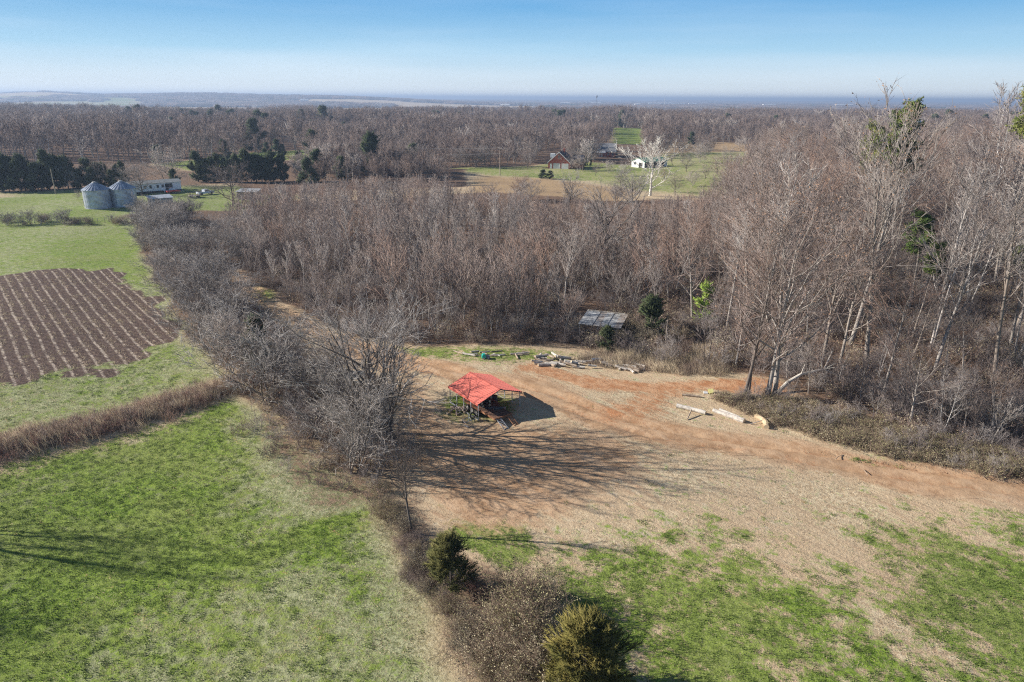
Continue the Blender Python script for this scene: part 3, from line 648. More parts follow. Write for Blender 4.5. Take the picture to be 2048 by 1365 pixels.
for x in (-.62, .62):
    mb = MB(); R3 = Matrix.Translation((x,-3.13,.66))@Matrix.Rotation(R_(24),4,'X')
    for q in (-.24,.24): mb.box(q-.03,q+.03,-1.5,0,-.03,.03,0,R3)
    for k in range(7): mb.box(-.21,.21,-.2-.2*k-.02,-.2-.2*k+.02,-.02,.02,0,R3)
    mb.build('ramp', 'junk_pale' if x < 0 else 'rust', tl)
mb = MB(); mb.tube([(-.6,2.73,.6),(0,3.9,.55)], .05, 5); mb.tube([(.6,2.73,.6),(0,3.9,.55)], .05, 5); mb.build('tongue', 'rust', tl)
# load on the deck, under the roof
def log(name, a, b, r, matn, label, cat='log', group=None, bend=0, r2=None, k=9, endm='log_end'):
    a, b = Vector(a), Vector(b); mid = (a+b)/2; d = b-a; pts = []
    side = Vector((-d.y, d.x, 0)).normalized() if d.xy.length > 1e-4 else Vector((1,0,0)); r2 = r2 or r*.85; n = 6
    for i in range(n+1):
        t_ = i/n; pts.append(a+d*t_-mid+side*bend*math.sin(math.pi*t_)+Vector((0,0,random.uniform(-.012,.012))))
    rr = [(r+(r2-r)*i/n)*random.uniform(.93,1.07) for i in range(n+1)]
    mb = MB(); mb.tube(pts, rr, k, 0, True, 1); o = mb.build(name, [matn, endm]); o.location = mid; return tag(o, label, cat, group)
z0 = .70; lg = []
for i,(x,y,dz,a,L_) in enumerate([(-.6,.4,.14,5,1.6),(-.25,.9,.13,-8,1.9),(.12,.3,.15,3,1.7),(.5,.8,.14,10,1.5),(-.35,.6,.40,-14,1.6),(.25,.7,.41,12,1.8),(0,-1.0,.12,60,1.3),(.5,-1.5,.11,75,1.0)]):
    p = tp+(Matrix.Rotation(rz,3,'Z')@Vector((x,y,0))); dd = Matrix.Rotation(rz+R_(a),3,'Z')@Vector((0,L_/2,0)); p.z = tp.z+z0+dz
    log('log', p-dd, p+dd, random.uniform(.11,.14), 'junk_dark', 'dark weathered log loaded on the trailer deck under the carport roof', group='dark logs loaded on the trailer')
def pile_root(name, x, y, label, cat, rz_=0, group=None): return empty(name, (x,y,hz(x,y)), rz_, label, cat, group)
# oil drum, toolbox and sheet stored in the bay
p = cpw(1.05, -.3); mb = MB(); mb.lathe([(0,0),(.29,0),(.30,.28),(.29,.3),(.30,.58),(.29,.6),(.29,.88),(.26,.86),(0,.86)], 16); o = mb.build('oil_drum','junk_dark'); o.location = (p.x,p.y,p.z); tag(o, 'dark metal drum standing on the ground in the carport shade', 'drum')
p = cpw(1.15, .9); mb = MB(); mb.box(-.45,.45,-.3,.3,0,.5); mb.box(-.47,.47,-.32,.32,.5,.58); mb.box(-.1,.1,-.34,-.32,.38,.46,0); o = mb.build('storage_chest','junk_pale'); o.location = p; o.rotation_euler.z = rz+.3; tag(o, 'pale boxy storage chest on the ground beside the trailer under the roof', 'chest')
p = cpw(.75, -1.9); mb = MB(); mb.slab([(-.5,-.35,.03),(.5,-.3,.06),(.45,.35,.12),(-.5,.3,.05)], .02); mb.slab([(-.3,-.5,.10),(.35,-.45,.16),(.3,.1,.2),(-.35,.05,.14)], .02); o = mb.build('bent_sheet','junk_pale'); o.location = p; tag(o, 'bent pale metal sheet lying on the shaded carport floor', 'metal sheet')
p = cpw(.9, .25); 
for k in range(3):
    mb = MB(); pr = [(.18,0),(.32,.0),(.35,.05),(.35,.15),(.32,.2),(.18,.2),(.2,.1),(.18,0)]; mb.lathe(pr, 18); o = mb.build('tyre','rubber'); q = cpw(.55+.1*k, 1.9, .2*k); o.location = q; tag(o, 'worn black tyre in a low stack at the back of the carport', 'tyre', 'stacked tyres in the carport')
# firewood heap + scrap beside the left posts
fx = W(915, 826); rg = random.Random(3)
for i in range(22):
    a = rg.uniform(0, 3.14); c = Vector((fx.x+rg.gauss(0,.55), fx.y+rg.gauss(0,.4), 0)); c.z = hz(c.x,c.y)+.1+.3*max(0,1-((c.x-fx.x)**2+(c.y-fx.y)**2)/.7)*rg.uniform(.4,1)
    dd = Vector((math.cos(a)*.28, math.sin(a)*.28, rg.uniform(-.06,.06)))
    log('split_log', c-dd, c+dd, rg.uniform(.07,.1), 'log_brown' if i%3 else 'brick_rubble', 'short split log in the reddish brown heap left of the carport posts', group='firewood heap beside the carport', k=6)
sx_ = W(940, 846); sp = pile_root('scrap_frame', sx_.x, sx_.y, 'tangled grey metal scrap frame with a wheel beside the carport posts', 'scrap metal', .5)
mb = MB(); 
for a_,b_ in (((-.7,-.3,.1),(.7,-.3,.25)),((-.7,.3,.15),(.6,.35,.3)),((-.7,-.3,.1),(-.7,.3,.15)),((.7,-.3,.25),(.6,.35,.3)),((-.3,-.3,.15),(-.1,.1,.8)),((.4,.3,.3),(-.1,.1,.8)),((0,-.3,.2),(.1,.33,.25))): mb.tube([a_,b_], .025, 5)
mb.build('frame','junk_pale', sp); mb = MB(); mb.lathe([(.22,-.06),(.32,-.05),(.32,.05),(.22,.06),(.22,-.06)], 18); o = mb.build('wheel','rubber', sp); o.location = (.3,0,.5); o.rotation_euler = (1.2,.3,0)
mb = MB(); mb.tube([(-.3,0,0),(.32,.1,.05)], .05, 6); o = mb.build('pale_pipe','junk_pale'); q = W(932,858); o.location = (q.x,q.y,hz(q.x,q.y)+.06); o.rotation_euler.z = -1.1; tag(o, 'short pale pipe lying on grass in front of the carport scrap', 'pipe')

# --- grain bins
def grain_bin(px, py, wpx, label, doorang):
    p = W(px, py); dist = math.hypot(p.x, p.y); r = wpx/2*math.hypot(p.y, 30)/FPX; h = 5.1
    e = empty('grain_bin', (p.x, p.y+r*.9, hz(p.x,p.y)), 0, label, 'grain bin', 'pair of grain bins by the farmstead')
    mb = MB(); pr = []
    nr = 30
    for i in range(nr+1): pr.append((r+(.025 if i%2 else 0), h*i/nr))
    mb.lathe(pr, 40); mb.build('wall', 'galvanised', e, smooth=False)
    mb = MB(); k = 24
    for i in range(k):
        a0, a1 = 2*math.pi*i/k, 2*math.pi*(i+1)/k; R0 = r+.22; z1 = h+1.75; am = (a0+a1)/2
        for (b0,b1,zz) in ((a0,a1-.05,0),(a1-.05,a1,.09)):
            A = (R0*math.cos(b0),R0*math.sin(b0),h-.08+zz); B = (R0*math.cos(b1),R0*math.sin(b1),h-.08+zz); C = (.55*math.cos(b1),.55*math.sin(b1),z1+zz); D = (.55*math.cos(b0),.55*math.sin(b0),z1+zz)
            mb.add([A,B,C,D], [(0,1,2,3)])
            if zz: mb.add([A,D,(D[0],D[1],D[2]-.09),(A[0],A[1],A[2]-.09)], [(0,1,2,3)]); mb.add([B,C,(C[0],C[1],C[2]-.09),(B[0],B[1],B[2]-.09)], [(0,3,2,1)])
    mb.build('roof', 'galvanised', e)
    mb = MB(); mb.lathe([(.6,h+1.72),(.62,h+1.85),(.35,h+2.05),(0,h+2.08)], 16); mb.build('hatch_cap', 'galvanised_old', e)
    mb = MB(); a = doorang; Mx = Matrix.Rotation(a,4,'Z'); mb.box(r+.01,r+.07,-.45,.45,.6,2.2,0,Mx); mb.build('hatch_door', 'galvanised_old', e)
    mb = MB(); Mx = Matrix.Rotation(a+.5,4,'Z')
    for q in (-.2,.2): mb.box(r+.06,r+.1,q-.02,q+.02,.2,h,0,Mx)
    for i in range(14): mb.box(r+.065,r+.095,-.18,.18,.4+i*.34,.43+i*.34,0,Mx)
    mb.build('ladder', 'galvanised_old', e); 
    mb = MB(); mb.lathe([(r+.3,-.3),(r+.3,.05),(0,.06)], 32); mb.build('foundation', 'concrete', e); return e
grain_bin(186, 421, 48, 'left corrugated steel grain bin with conical roof catching sun on its edge', -2.7)
grain_bin(238, 416.5, 48, 'right corrugated steel grain bin with conical roof next to the bush', -1.2)

# --- houses: generic gabled body (x along ridge)
def prism_roof(mb, L_, Wd, h, rise, ov=.35, th=.16, y0=0):
    for s_ in (-1,1):
        a = Vector((-L_/2-ov, y0, h+rise)); b = Vector((L_/2+ov, y0, h+rise)); k = (Wd/2+ov)/(Wd/2); c = Vector((L_/2+ov, y0+s_*(Wd/2+ov), h+rise-rise*k)); d = Vector((-L_/2-ov, y0+s_*(Wd/2+ov), h+rise-rise*k))
        up = Vector((0,0,th)); v = [a,b,c,d]; mb.add(v+[q+up for q in v], [(0,1,2,3),(7,6,5,4),(0,4,5,1),(1,5,6,2),(2,6,7,3),(3,7,4,0)])
def gable_body(mb, L_, Wd, h, rise):
    x, y = L_/2, Wd/2
    vs = [(-x,-y,-.3),(x,-y,-.3),(x,y,-.3),(-x,y,-.3),(-x,-y,h),(x,-y,h),(x,y,h),(-x,y,h),(-x,0,h+rise),(x,0,h+rise)]
    mb.add(vs, [(0,1,5,4),(2,3,7,6),(1,2,6,9,5),(3,0,4,8,7),(3,2,1,0)])
def window(par, x0, x1, z0, z1, plane, pos, frame='white_paint', pane='window_glass', name='window'):
    mb = MB(); f = .08; s_ = 1 if pos > 0 else -1
    def bx(m_, a0,a1,c0,c1,d0,d1):
        lo, hi = sorted((pos+s_*d0, pos+s_*d1))
        if plane == 'y': m_.box(a0,a1,lo,hi,c0,c1)
        else: m_.box(lo,hi,a0,a1,c0,c1)
    bx(mb,x0,x0+f,z0,z1,-.02,.06); bx(mb,x1-f,x1,z0,z1,-.02,.06); bx(mb,x0+f,x1-f,z0,z0+f,-.02,.06); bx(mb,x0+f,x1-f,z1-f,z1,-.02,.06)
    o = mb.build(name, frame, par); m2 = MB(); bx(m2, x0+f,x1-f,z0+f,z1-f,-.01,.03); m2.build('pane', pane, o); return o
# mobile home
a, b = W(252,393), W(364,384.5); d = b-a; L_ = d.length; c = (a+b)/2+Vector((-d.y,d.x,0)).normalized()*2.2
mh = empty('mobile_home', (c.x,c.y,hz(c.x,c.y)), ang(d), 'long white mobile home with a low grey roof behind the grain bins', 'mobile home')
mb = MB(); gable_body(mb, L_, 4.4, 3.1, .75); mb.build('wall', 'white_siding', mh)
mb = MB(); prism_roof(mb, L_, 4.4, 3.1, .75, .25, .1); mb.build('roof', 'roof_grey', mh)
mb = MB(); mb.box(-L_/2-.03, L_/2+.03, -2.24, -2.21, -.1, .65); mb.box(L_/2+.01, L_/2+.04, -2.2, 2.2, -.1, .65); mb.build('skirting', 'black_steel', mh)
for x in (-L_*.36,-L_*.18,-L_*.08,.05*L_,L_*.14): window(mh, x, x+.9, 1.5, 2.6, 'y', -2.2)
window(mh, L_*.27, L_*.27+1.25, 1.15, 2.75, 'y', -2.2, 'roof_navy'); window(mh, -.5, .5, 1.4, 2.5, 'x', L_/2)
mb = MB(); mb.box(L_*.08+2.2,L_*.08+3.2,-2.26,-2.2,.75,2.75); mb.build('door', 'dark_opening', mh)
mb = MB(); mb.box(L_*.08+1.2,L_*.08+4.6,-4.1,-2.27,.6,.75)
for q in (1.3,4.5): mb.box(L_*.08+q-.05,L_*.08+q+.05,-4.1,-4.0,0,1.6)
mb.box(L_*.08+1.2,L_*.08+4.6,-4.1,-4.04,1.5,1.6); mb.build('porch', 'white_paint', mh)
# small red trailer in front
def wheelset(par, xs_, y, r, w_=.2):
    for x in xs_:
        for s_ in (-1,1):
            mb = MB(); mb.tube([(x,s_*y,r),(x,s_*(y+w_),r)], r, 14); t_ = mb.build('wheel','rubber',par); mb = MB(); mb.tube([(x,s_*(y+w_-.01),r),(x,s_*(y+w_+.02),r)], r*.5, 10); mb.build('rim','rim_metal',t_)
p = W(347,389); e = empty('utility_trailer', (p.x,p.y,hz(p.x,p.y)), ang(d)+.05, 'low red utility trailer parked in front of the mobile home porch', 'trailer')
mb = MB(); mb.box(-2,2,-.9,.9,.55,.68); mb.box(-2,2,-.95,-.87,.68,.95); mb.box(-2,2,.87,.95,.68,.95); mb.box(-2.05,-1.97,-.95,.95,.55,.95); mb.build('bed','red_paint',e); wheelset(e, (-.4,.4), .95, .34)
mb = MB(); mb.tube([(2,0,.6),(3.4,0,.5)], .06, 5); mb.build('drawbar','white_paint',e)
# pickup
p = W(411,390); e = empty('pickup_truck', (p.x,p.y,hz(p.x,p.y)), ang(d)+.25, 'pale blue and white pickup truck parked on the farmyard grass', 'pickup truck')
def prof_body(mb, prof, y, mi=0): n = len(prof); mb.add([(x,-y,z) for x,z in prof]+[(x,y,z) for x,z in prof], [tuple(range(n)), tuple(reversed(range(n,2*n)))]+[((i+1)%n, i, i+n, (i+1)%n+n) for i in range(n)], mi)
mb = MB(); prof_body(mb, [(-2.7,.45),(2.6,.45),(2.7,.7),(2.65,1.0),(1.3,1.12),(.95,1.12),(-.6,1.12),(-2.7,1.12)], .92); mb.build('body','truck_paint',e)
mb = MB(); prof_body(mb, [(-.65,1.12),(1.25,1.12),(.65,1.75),(-.5,1.78)], .82); cb = mb.build('cab','truck_paint',e)

for q_ in (-1,1): mb = MB(); mb.box(-.4,.55,q_*.832-.008,q_*.832+.008,1.2,1.65); mb.build('side_window','window_glass',cb)
mb = MB(); mb.box(-2.6,-.8,-.78,.78,1.123,1.14); mb.build('bed_liner','black_steel',e); wheelset(e, (-1.75,1.7), .72, .38, .22)
mb = MB(); mb.box(2.7,2.78,-.85,.85,.5,.68); mb.build('bumper','galvanised_old',e)
# hay wagon
p = W(404,394); e = empty('hay_wagon', (p.x-1,p.y-3,hz(p.x,p.y)), ang(d), 'weathered brown wagon with tall side stakes by the pickup truck', 'wagon')
mb = MB(); mb.box(-1.7,1.7,-.9,.9,.6,.72); mb.build('bed','wood_grey',e)
for i in range(5):
    for s_ in (-1,1): mb = MB(); mb.box(-1.6+.8*i-.05,-1.6+.8*i+.05,s_*.87-.04,s_*.87+.04,.72,1.6); mb.build('stake','rust',e)
wheelset(e, (-1.1,1.1), .85, .35, .15)
# low shed with a tin roof
p = W(317,412); e = empty('metal_shed', (p.x,p.y+1.5,hz(p.x,p.y)), ang(d)+.02, 'low shed with a pale tin roof behind brush right of the grain bins', 'shed')
mb = MB(); 
for x0,x1,y0,y1 in ((-3,3,-1.6,-1.5),(-3,3,1.5,1.6),(-3,-2.9,-1.5,1.5),(2.9,3,-1.5,1.5)): mb.box(x0,x1,y0,y1,-.1,1.9)
mb.build('wall','tin_old',e); mb = MB(); mb.slab([(-3.3,-1.9,1.92),(3.3,-1.9,1.92),(3.3,1.9,2.5),(-3.3,1.9,2.5)], .06); mb.build('roof','corrugated',e)
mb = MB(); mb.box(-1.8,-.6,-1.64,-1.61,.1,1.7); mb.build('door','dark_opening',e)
# far shed with greenish roof
p = W(497,398); e = empty('farm_shed', (p.x,p.y+1,hz(p.x,p.y)), -.05, 'dark open fronted shed with a pale greenish tin roof beyond the bare tree', 'shed')
mb = MB(); mb.box(-3,3,1.9,2.0,0,2.6); mb.box(-3,-2.9,-1.8,1.9,0,2.4); mb.box(2.9,3,-1.8,1.9,0,2.4); mb.build('wall','wood_grey',e)
for x in (-2.9,-1,1,2.9): mb = MB(); mb.box(x-.08,x+.08,-2,-1.85,0,2.4); mb.build('post','wood_grey',e)
mb = MB(); mb.slab([(-3.4,-2.4,2.42),(3.4,-2.4,2.42),(3.4,2.3,2.95),(-3.4,2.3,2.95)], .06); mb.build('roof','tin_old',e)

# brick house
p = W(1100,337.5); bh_ = empty('brick_house', (p.x+5.5,p.y+6,hz(p.x,p.y)), R_(90-14), 'red brick house with a white trimmed gable and navy blue roof', 'house')
# ridge runs away from camera (local x), gable at local -x
mb = MB(); gable_body(mb, 12, 10.0, 2.9, 4.4); mb.build('wall','brick',bh_)
mb = MB(); prism_roof(mb, 12, 10.0, 2.9, 4.4, .35, .18); rf = mb.build('roof','roof_navy',bh_)
mb = MB(); mb.box(2,3,-1.2,-.4,5.7,8.4); mb.build('chimney','brick',rf)
mb = MB()
for s_ in (-1,1): 
    k = (5+.35)/5; mb.slab([(-6.42,s_*5.35,7.3-4.4*k-.25),(-6.42,0,7.3-.25),(-6.42,0,7.3+.2),(-6.42,s_*5.35,7.3-4.4*k+.2)][::s_], .08)
mb.build('gable_trim','white_paint',bh_)
window(bh_, -.5,.5,4.5,5.9,'x',-6)
for y0 in (-4.4,-.6): mb = MB(); mb.box(-6.07,-6.0,y0,y0+3.2,-.1,2.35); mb.build('garage_door','white_paint',bh_)
mb = MB(); mb.box(-6.06,-6.0,3.2,4.2,0,2.2); mb.build('door','white_paint',bh_)
for x in (-4.5,-1.5,1.5,4.3): window(bh_, x,x+1.1,1,2.4,'y',-5.0)
mb = MB(); M4 = Matrix.Translation((3,-7.5,0))@Matrix.Rotation(math.pi/2,4,'Z')
tmp = MB(); gable_body(tmp, 5, 6, 2.9, 2.6); tmp2 = MB(); prism_roof(tmp2, 5, 6, 2.9, 2.6, .3, .15)
mb.add([M4@Vector(v) for v in tmp.v], tmp.f); mb.build('wing_wall','brick',bh_); mb = MB(); mb.add([M4@Vector(v) for v in tmp2.v], tmp2.f); mb.build('wing_roof','roof_navy',bh_)
mb = MB(); R5 = Matrix.Translation((-1,3,5.1)); mb.box(-.9,.9,-.2,1.9,-.6,1.2,0,R5); mb.build('dormer','white_paint',rf)
# second house, grey roof with two white dormers
p = W(1205,314); e = empty('cottage', (p.x,p.y+4,hz(p.x,p.y)), -.12, 'low brick cottage with grey shingle roof and two white dormers', 'house')
mb = MB(); gable_body(mb, 15, 9, 2.8, 4.0); mb.build('wall','brick',e); mb = MB(); prism_roof(mb, 15, 9, 2.8, 4.0, .4, .18); rf = mb.build('roof','roof_slate',e)
for x in (-4.2,-1.4):
    mb = MB(); mb.box(x-.8,x+.8,-3.2,-1.2,3.9,5.6); dm = mb.build('dormer','white_paint',rf); mb = MB(); mb.box(x-.35,x+.35,-3.24,-3.2,4.4,5.3); mb.build('pane','window_glass',dm)
for x in (-6,-3,3,5.5): window(e, x,x+1.1,.9,2.2,'y',-4.5)
mb = MB(); mb.box(-.5,.5,-4.56,-4.5,0,2.1); mb.build('door','white_paint',e)
mb = MB(); mb.slab([(-7,-6.9,2.35),(2,-6.9,2.35),(2,-4.5,2.8),(-7,-4.5,2.8)], .1)
for x in (-6.8,-4,-1.2,1.8): mb.box(x-.08,x+.08,-6.8,-6.64,0,2.3)
mb.build('porch','white_paint',e)
# white barn with green roof
p = W(1303,336); e = empty('barn', (p.x,p.y+6,hz(p.x,p.y)), R_(35), 'white barn with a green metal roof and dark open bays', 'barn')
mb = MB(); gable_body(mb, 15, 8.5, 2.7, 1.5); mb.build('wall','white_paint',e); mb = MB(); prism_roof(mb, 15, 8.5, 2.7, 1.5, .4, .12); mb.build('roof','roof_green',e)
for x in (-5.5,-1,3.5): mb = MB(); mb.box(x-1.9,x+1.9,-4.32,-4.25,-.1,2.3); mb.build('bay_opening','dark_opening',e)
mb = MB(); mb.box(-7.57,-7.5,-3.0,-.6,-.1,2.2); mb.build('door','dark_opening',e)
mb = MB(); mb.box(-7.56,-7.5,1.2,2.6,1.1,2.2); mb.build('window','window_glass',e)
# derelict tin roof in the woods
A, B = W(1160,648,1.9), W(1232,655,1.9); d2 = B-A; c = (A+B)/2
e = empty('ruined_shed', (c.x+.8,c.y+2.6,hz(c.x,c.y)), ang(d2)-.05, 'collapsing shed with a weathered leaf covered tin roof inside the woods edge', 'shed')
for i in range(6):
    rr_ = random.Random(i+40); x0 = -2.6+i*.95; mb = MB(); mb.slab([(x0,-2.6+rr_.uniform(-.25,.2),1.85),(x0+1.0,-2.6+rr_.uniform(-.25,.2),1.9),(x0+1.0,2.7+rr_.uniform(-.4,.2),2.28+.05*(i%2)),(x0+.03,2.7+rr_.uniform(-.5,.1),2.26+.05*(i%2))], .03)
    mb.build('roof_sheet', 'tin_rusty' if i in (2,5) else 'tin_old', e)
for x,y in ((-2.4,-2.3),(0,-2.35),(2.6,-2.3),(-2.4,2.3),(2.7,2.3)): mb = MB(); mb.box(x-.07,x+.07,y-.07,y+.07,-.1,1.86+.13*(y+2.3)); mb.build('post','wood_grey',e)
for y in (-2.3,2.3): mb = MB(); mb.box(-2.5,2.9,y-.05,y+.05,1.70+.13*(y+2.3),1.83+.13*(y+2.3)); mb.build('beam','wood_grey',e)
mb = MB(); mb.box(-2.4,2.7,2.38,2.44,0,2.3); mb.build('back_wall','wood_grey',e)
# vine-covered silo far right
p = W(1813,330); Ys = 300.0; xs_ = p.x*Ys/p.y; e = empty('concrete_silo', (xs_,Ys,0), 0, 'tall grey silo with rounded cap and dead vines above the right woods', 'silo')
mb = MB(); mb.lathe([(2.5,-.3),(2.5,21)], 24); mb.build('wall','concrete',e); mb = MB(); mb.lathe([(2.55,21),(2.5,21.7),(2,22.6),(1.1,23.2),(0,23.4)], 24); mb.build('dome','galvanised_old',e)
rgn = np.random.default_rng(2); n = 1500; a_ = rgn.normal(3.9,.9,n); zz = rgn.uniform(6,20.5,n)*(1-.25*np.abs(a_-3.9)/1.5); Pp = np.stack([2.58*np.cos(a_),2.58*np.sin(a_),zz],-1); 
v_, f_ = cones(Pp, Pp+nrm(rgn.normal(0,1,(n,3)))*.6, .07); me = npmesh('vines', [(v_, f_, 0)], ['vine']); o = bpy.data.objects.new('vines', me); link(o); o.parent = e
# utility poles
def pole(px, py, h, label, arm=True, z=None, arms=((0,.92),)):
    p = W(px,py); e = empty('utility_pole', (p.x,p.y,hz(p.x,p.y)), 0, label, 'utility pole')
    mb = MB(); mb.tube([(0,0,-.3),(0,0,h)], [.19,.13], 8); mb.build('pole','wood_pole',e)
    if arm:
        mb = MB(); mb.box(-1.2,1.2,-.06,.06,h-.7,h-.55); mb.build('crossarm','wood_pole',e)
        for x in (-1.1,0,1.1): mb = MB(); mb.tube([(x,0,h-.55 if x else h),(x,0,h-.35 if x else h+.2)], .06, 6); mb.build('insulator','galvanised_old',e)
    return p
p1 = pole(1000,351,11.2,'tall pale utility pole carrying wires on the green lawn edge')
pole(112,390,8.0,'dark leaning utility pole at the field corner left of the grain bins',False)
pole(350,372,9,'weathered utility pole behind the mobile home roof',True)
def wire(A, B, sag, label, r=.035):
    pts = [A.lerp(B, i/16)-Vector((0,0,sag*4*(i/16)*(1-i/16))) for i in range(17)]
    mb = MB(); mb.tube(pts, r, 4); o = mb.build('power_line','galvanised_old'); tag(o, label, 'power line')
pa = W(850, 352); top = Vector((p1.x,p1.y,11)); far_ = Vector((p1.x-46, p1.y+10, 10.9))
wire(top, far_, .8, 'upper wire running left from the pole on the lawn'); wire(top-Vector((0,0,2.2)), far_-Vector((0,0,2.2)), .8, 'lower wire running left from the pole on the lawn')
q = W(862,356); 
e = empty('utility_pole', (far_.x,far_.y,0), 0, 'pole at the left end of the wires behind bare trees', 'utility pole'); mb = MB(); mb.tube([(0,0,-.3),(0,0,11.1)], [.19,.13], 8); mb.build('pole','wood_pole',e)
# metal pole by derelict shed
p = W(1330,697); mb = MB(); mb.tube([(0,0,-.1),(.03,0,3.6)], [.06,.05], 8); mb.tube([(.03,0,3.6),(.03,0,3.75)], [.12,.12], 8); o = mb.build('gate_post','wood_pole'); o.location = (p.x,p.y,hz(p.x,p.y)); tag(o,'lone slim brown post standing in dry brush below the dark cedar','post')
# blue car / pool cover far
p = W(772,345); e = empty('parked_car', (p.x,p.y,hz(p.x,p.y)), .4, 'small blue vehicle half hidden behind bare trees', 'car')
mb = MB(); prof_body(mb, [(-2.1,.35),(2.1,.35),(2.15,.7),(1.2,.95),(.5,1.5),(-1.2,1.5),(-1.9,.95),(-2.15,.9)], .85); mb.build('body','blue_paint',e); wheelset(e,(-1.3,1.3),.68,.33,.2); mb = MB(); mb.box(-1.1,.5,-.87,-.85,.95,1.4); mb.build('side_window','window_glass',e)
# horizon objects
p = W(1193,206); k = 3800/p.y; e = empty('water_tower', (p.x*k,3800,0), 0, 'tiny dark water tower breaking the horizon line', 'water tower')
mb = MB(); mb.lathe([(1.2,-1),(1.2,34),(5,38),(6.5,43),(5,47.5),(0,49)], 16); mb.build('tank','roof_slate',e)
p = W(1329,206); k = 4200/p.y; mb = MB(); mb.tube([(0,0,-1),(0,0,62)], [1.1,.6], 4); o = mb.build('radio_mast','galvanised_old'); o.location = (p.x*k,4200,0); tag(o,'thin radio mast rising above the far horizon','mast')
for i,(px,py,L2,dd) in enumerate([(1310,206.5,100,5200),(1345,207.5,170,5200),(1385,208,60,5300),(1535,208.5,60,4600),(1545,208,35,4700),(1688,209,110,4600),(1275,209.5,34,4200),(1010,206.5,40,3300),(1192,206.8,70,5400),(1130,207,60,5000),(610,206,40,4000),(655,217,26,1600),(735,217,30,1700),(712,215,24,1800),(1560,222,16,1500)]):
    q = W(px, 212); k = dd/q.y; mb = MB(); gable_body(mb, L2, 22, 12 if dd > 2500 else 5, 2); e = empty('warehouse', (q.x*k,dd,hz(q.x*k,dd)+(6 if dd > 2500 else 0)), 0, 'distant long white building near the horizon', 'building', 'white buildings near the horizon')
    mb.build('wall','white_paint',e); m2 = MB(); prism_roof(m2, L2, 22, 12 if dd > 2500 else 5, 2, .5, .3); m2.build('roof','white_siding',e)

# ------------------------------------------------------------------ logs
def plog(x1,y1,x2,y2,r,matn,label,group=None,z1=None,z2=None,bend=0,r2=None,name='log',cat='log'):
    a, b = W(x1,y1), W(x2,y2); a.z = hz(a.x,a.y)+(z1 if z1 is not None else r*.8); b.z = hz(b.x,b.y)+(z2 if z2 is not None else r*.8)
    return log(name,a,b,r,matn,label,cat,group,bend,r2)
plog(1353,817,1411,831,.25,'log_pale','long pale barkless log left of the pair beside the dirt track',bend=.08,r2=.2)
plog(1426,825,1488,848,.22,'log_grey','long grey log lying in front of a paler one beside the track',r2=.27)
plog(1439,823,1478,840,.16,'log_pale','bleached white log lying behind the grey log beside the track',r2=.17)
plog(1511,838,1532,862,.27,'log_tan','thick curved tan log with stripped bark by the brush',bend=.35,r2=.26)
plog(1500,852,1556,845,.04,'log_grey','thin pale branch leaning over the curved tan log',z1=.05,z2=.6,r2=.02,name='branch',cat='branch')
plog(1364,793,1403,797,.13,'log_brown','thin brown log lying near the litter behind the pale log')
plog(1374,842,1382,830,.07,'log_brown','short dark forked stick standing in the dry grass by the track',z2=.5,name='stick',cat='stick')
plog(1670,923,1696,914,.03,'log_brown','dark crooked branch lying across the dirt track ruts',bend=.2,name='branch',cat='branch')
plog(1726,942,1737,968,.03,'log_brown','thin dark branch in dry grass below the track',bend=.15,name='branch',cat='branch')
plog(1948,940,1967,961,.03,'log_brown','thin dark branch sticking out at the brush edge on the right',bend=.1,name='branch',cat='branch')
fl = [W(1552,792),W(1575,768),W(1602,752),W(1648,742),W(1664,706)]; zz_ = [0,.9,1.7,1.9,2.6]
c_ = fl[0].copy(); pts_ = [Vector((q.x-c_.x, q.y-c_.y, z)) for q, z in zip(fl, zz_)]
for q in pts_[1:]:   # raised points are shifted towards the camera foot of their pixel ray
    k_ = (HC-q.z)/HC; q.x = (q.x+c_.x)*k_-c_.x; q.y = (q.y+c_.y)*k_-c_.y
mb = MB(); mb.tube(pts_, [.24,.19,.16,.11,.04], 8); e3 = pts_[3]; q = W(1704,768)*((HC-.5)/HC); mb.tube([e3, Vector((q.x-c_.x, q.y-c_.y, .4))], [.09,.03], 6)
for a_, d_ in ((2,(.3,.2,.9)),(3,(.9,.1,.5)),(3,(.5,-.6,.4))): mb.tube([pts_[a_], pts_[a_]+Vector(d_)*1.4], [.07,.02], 5)
o = mb.build('fallen_limb','log_pale'); o.location = (c_.x,c_.y,hz(c_.x,c_.y)); tag(o,'bare white fallen limb reaching right from the foot of the leaning trunk','limb')
rg = random.Random(8)
lg1 = 'logs heaped at the woods edge behind the carport'
PL = [(1070,722,1098,718),(1072,727,1106,724),(1068,731,1102,729),(1076,735,1112,732),(1092,716,1108,724),(1104,713,1116,722),(1110,721,1142,719),(1108,728,1140,730),(1082,712,1076,728),(1118,734,1122,720),(1142,727,1166,731),(1145,736,1170,738),(1150,724,1172,727),(1110,736,1096,730),(1128,724,1156,727)]
for i,(x1,y1,x2,y2) in enumerate(PL):
    plog(x1,y1,x2,y2,rg.uniform(.13,.2),('log_grey','log_brown','log_pale')[i%3],'cut log in the large heap at the woods edge behind the carport',lg1,z1=.15+(.28 if i in (4,5,0,6) else 0),z2=.18+(.3 if i in (4,5,0) else 0))
PL = [(1218,731,1238,735),(1236,733,1240,742),(1240,735,1262,741),(1258,727,1290,738),(1262,737,1290,742),(1256,738,1268,748),(1270,730,1284,736)]
for i,(x1,y1,x2,y2) in enumerate(PL):
    plog(x1,y1,x2,y2,rg.uniform(.13,.2),('log_pale','log_grey')[i%2],'pale cut log in the small scattered heap at the right of the log row','pale logs scattered before the broom grass',z2=.3 if i == 3 else None)
